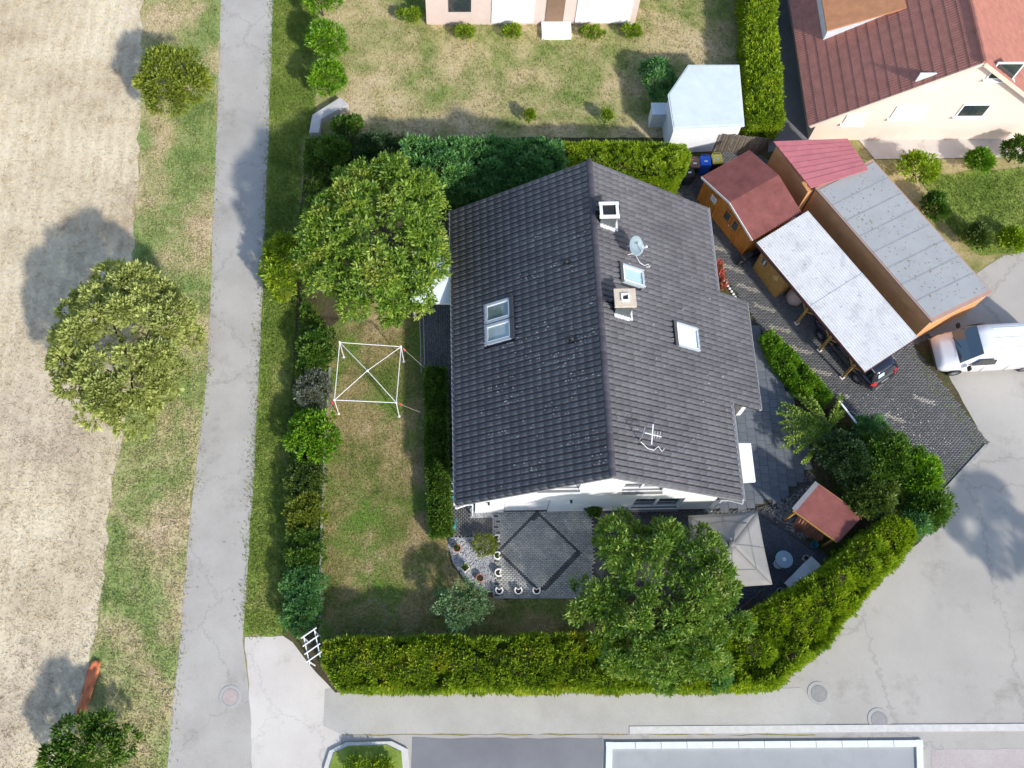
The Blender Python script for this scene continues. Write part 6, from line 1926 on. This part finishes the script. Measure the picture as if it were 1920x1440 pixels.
# planted island
q = [np.array(G(*p)) for p in ((608, 1440), (618, 1408), (650, 1392), (735, 1390), (765, 1405), (772, 1500), (608, 1500))]
o0 = sum(q) / len(q)
t = thing('traffic_island', 'small kerbed planting island at the lower edge of the street', 'island', tuple(o0))
ql = [p - o0 for p in q]
MB().prism([(p[0], p[1]) for p in ql], 0, .14).build('kerb', mat('pale_concrete', (.55, .53, .5)), t)
MB().prism([(p[0] * .86, p[1] * .84) for p in ql], .14, .17).build('turf', STRIP, t)
bush('island_shrub', 'low shrub growing on the kerbed street island', 'shrub', (690, 1442), .4, (1.3, .5, .35), LF['thuja_green'], n=300, m=10, L=.12, W=.05, nl=7, frac=.4, spread=.12, seed=140, trunk=.03)
# manhole covers
for (u, v), lb, c in (((1535, 1300), 'round manhole cover nearest the end of the lime hedge', (.26, .25, .24)), ((1648, 1350), 'round manhole cover beside the pale kerb line', (.27, .26, .25)), ((432, 1307), 'round reddish manhole cover at the foot of the lane', (.40, .33, .30))):
    p = G(u, v)
    t = thing('manhole_cover', lb, 'manhole cover', (p[0], p[1], .02), 0, 'manhole covers in the street')
    MB().lathe([(.48, 0), (.48, .012), (.34, .014), (.34, 0)], 30).build('frame', mat('manhole_concrete', (.36, .35, .33), .9), t)
    MB().lathe([(.33, 0), (.33, .016), (.3, .018)], 30).build('lid', mat('iron_%d' % u, c, .7, .15, 8), t)
# orange sheet on the verge
p = G(168, 1290)
vs, fs = [], []
for i in range(15):
    for j in range(5):
        f, g = i / 14, j / 4
        vs.append(((g - .5) * .5 * (1 - .4 * abs(f - .3)) + (f - .5) * -.4, (.5 - f) * 2.2, .05 + .12 * abs(math.sin(f * 9 + g * 4)) + random.uniform(0, .04)))
for i in range(14):
    for j in range(4):
        a = i * 5 + j; fs.append((a, a + 5, a + 6, a + 1))
o = raw('orange_tarpaulin', vs, fs, mat('orange_sheet', (.60, .18, .07), .7, .15, 3), None, True, loc=(p[0], p[1], .01))
sd = o.modifiers.new('thick', 'SOLIDIFY'); sd.thickness = .01
tag(o, 'crumpled orange-red sheet lying where the verge meets the field', 'sheet')
# tree beyond the right picture edge whose shade falls on the street
bush('street_tree', 'street tree just beyond the right picture edge', 'tree', (2140, 1150), 3.6, (1.7, 1.9, 1.5), LF['walnut'], n=500, m=12, L=.24, W=.11, nl=9, frac=.4, spread=.24, seed=150, trunk=.12)

# ================================================================ FINE DETAIL
def blades(name, px, n, L, W, m, z, lean=1.3):
    poly = np.array(GP(px))[:, :2]; lo, hi = poly.min(0), poly.max(0)
    # blades stand in loose tufts of uneven size
    nt_ = n // 9
    tx = rng.uniform(lo[0], hi[0], nt_ * 3); ty = rng.uniform(lo[1], hi[1], nt_ * 3)
    k = np.where(inside(poly, tx, ty))[0][:nt_]
    tx, ty = np.repeat(tx[k], 9), np.repeat(ty[k], 9); sd_ = np.repeat(rng.uniform(.03, .3, len(k)), 9)
    P = np.stack([tx + rng.normal(0, 1, len(tx)) * sd_, ty + rng.normal(0, 1, len(tx)) * sd_, np.full(len(tx), z)], 1)
    D = np.stack([rng.normal(size=len(P)) * lean, rng.normal(size=len(P)) * lean, np.ones(len(P))], 1)
    o = leaf_mesh(name, P, D, rng.normal(size=(len(P), 3)), L * rng.uniform(.5, 1.4, len(P)), np.full(len(P), W), m, None, (0, 0, 0))
    o['kind'] = 'stuff'
    return o
blades('verge_grass_blades', [(272, -60), (412, -60), (402, 300), (388, 700), (356, 950), (330, 1250), (300, 1500), (120, 1500), (170, 1330), (182, 1200), (204, 1060), (220, 900), (244, 760), (254, 480), (266, 300)], 60000, .13, .03, VERGE, .008)
blades('strip_grass_blades', [(514, -60), (588, -60), (590, 250), (564, 262), (556, 700), (542, 1000), (528, 1186), (460, 1188), (472, 980), (488, 700), (504, 300)], 45000, .13, .03, STRIP, .012)
blades('neighbour_grass_blades', [(600, -60), (1480, -60), (1478, 100), (1400, 258), (600, 258)], 60000, .10, .03, NLAWN, .010)
blades('straw_stubble', [(-60, -60), (266, -60), (260, 300), (248, 480), (238, 760), (213, 900), (198, 1060), (176, 1200), (160, 1330), (110, 1500), (-60, 1500)], 60000, .12, .022, FIELD, .004, 1.6)
blades('dark_lawn_blades', [(1725, 335), (1960, 315), (1960, 468), (1840, 478), (1792, 440)], 12000, .1, .03, STRIP, .03)
# low ground cover that closes the west bed
def cover(name, px, n, m_, L, W, z0, z1):
    poly = np.array(GP(px))[:, :2]; lo, hi = poly.min(0), poly.max(0)
    X = rng.uniform(lo[0], hi[0], n * 3); Y = rng.uniform(lo[1], hi[1], n * 3)
    k = np.where(inside(poly, X, Y))[0][:n]
    C = np.stack([X[k], Y[k], rng.uniform(z0, z1, len(k))], 1)
    P, D, NN, LL, WW = sprays(C, np.tile([0, 0, 1.], (len(C), 1)), 8, .12, L, W)
    o = leaf_mesh(name, P, D, NN, LL, WW, m_, None, (0, 0, 0)); o['kind'] = 'stuff'
    return o
cover('ground_cover', [(572, 560), (616, 620), (616, 700), (606, 860), (600, 1030), (598, 1165), (540, 1175), (548, 900), (560, 700)], 3800, LF['laurel'], .11, .05, .1, .85)
cover('corner_ground_cover', [(574, 264), (760, 264), (770, 340), (650, 330), (600, 420), (590, 560), (570, 560)], 2200, LF['laurel'], .12, .055, .1, .7)
cover('shrub_ground_cover', [(1560, 800), (1640, 800), (1700, 850), (1770, 930), (1782, 968), (1700, 985), (1600, 960), (1545, 900)], 2200, LF['laurel'], .12, .055, .1, .8)
# lichen flecks on the roof
nf = 480
V, F = [], []
LCH = [(-abs(rng.normal(1.8, 1.6)) - .2, rng.normal(YSl + 5.5, 2.6)) for _ in range(44)]
for i in range(nf):
    if i < 410:
        side = -1; cc_ = LCH[rng.integers(len(LCH))]; xx = cc_[0] + rng.normal(0, .35); yy = cc_[1] + rng.normal(0, .16)
    else:
        side = 1; xx = rng.uniform(.3, 5.8); yy = rng.uniform(YSl, YNl)
    if not (XW + .2 < xx < XE - .2 and YSl + .2 < yy < YNl - .2): continue
    n_ = Vector((side * sn, 0, cs)); b_ = Vector((side * cs, 0, -sn)); a_ = b_.cross(n_)
    # seat the fleck on the crown of its tile
    cidx = math.floor((yy - YSl) / TW); yy = YSl + (cidx + (.31 if rng.random() < .5 else .69)) * TW
    fr_ = (abs(xx) * SL / GA) % 1.0
    lift = .04 + .046 + (-.004 + .024 * (.05 + .9 * fr_)) + .006
    c_ = Vector((xx, yy, roofz(xx))) + n_ * lift
    r0 = rng.uniform(.010, .034); k0 = len(V); w0 = rng.uniform(0, 6.28)
    for k in range(5):
        w = w0 + k * 1.2566; rr0 = r0 * rng.uniform(.6, 1.3)
        V.append(tuple(c_ + a_ * math.cos(w) * rr0 * .8 + b_ * math.sin(w) * rr0 * 1.5))
    F.append(tuple(range(k0, k0 + 5)))
o = raw('lichen', V, F, mat('lichen', (.42, .42, .40), .95, .2, 9), deck); o['kind'] = 'stuff'
# seams and litter on the flat garage roof, seams on the van
gar = bpy.data.objects['flat_garage']
qg = [np.array(G(*p, 2.5)) for p in ((1528, 352), (1636, 298), (1862, 548), (1748, 604))]; og = sum(qg) / 4; og[2] = 0
for k in range(1, 8):
    a = qg[0] + (qg[3] - qg[0]) * k / 8 - og; b = qg[1] + (qg[2] - qg[1]) * k / 8 - og
    MB().bar((a[0] * .95, a[1] * .95, 2.528), (b[0] * .95, b[1] * .95, 2.528), .07, .008).build('felt_seam', mat('felt_seam', (.27, .275, .28), .9), gar)
scatter('roof_litter', [tuple((p - og) * .93 + og) for p in qg], 500, .09, .05, mat('dry_leaf', (.30, .22, .11), .8), 2.53)
van = bpy.data.objects['van']
for x in (-.95, -2.1, -3.4):
    for s_ in (-1, 1):
        MB().bar((x, .982 * s_, .45), (x, .985 * s_, 1.25), .012, .012).build('door_seam', DARKM, van)
for y in (-.5, 0, .5):
    MB().bar((-3.9, y, 2.115 - abs(y) * .04), (-1.2, y, 2.125 - abs(y) * .04), .025, .012).build('roof_rib', WV, van)
MB().box((.94, 0, .60), (.05, .9, .12)).build('grille', DARKM, van)
MB().bar((.30, -.5, 1.24), (.12, .1, 1.44), .02, .02).build('wiper', DARKM, van)
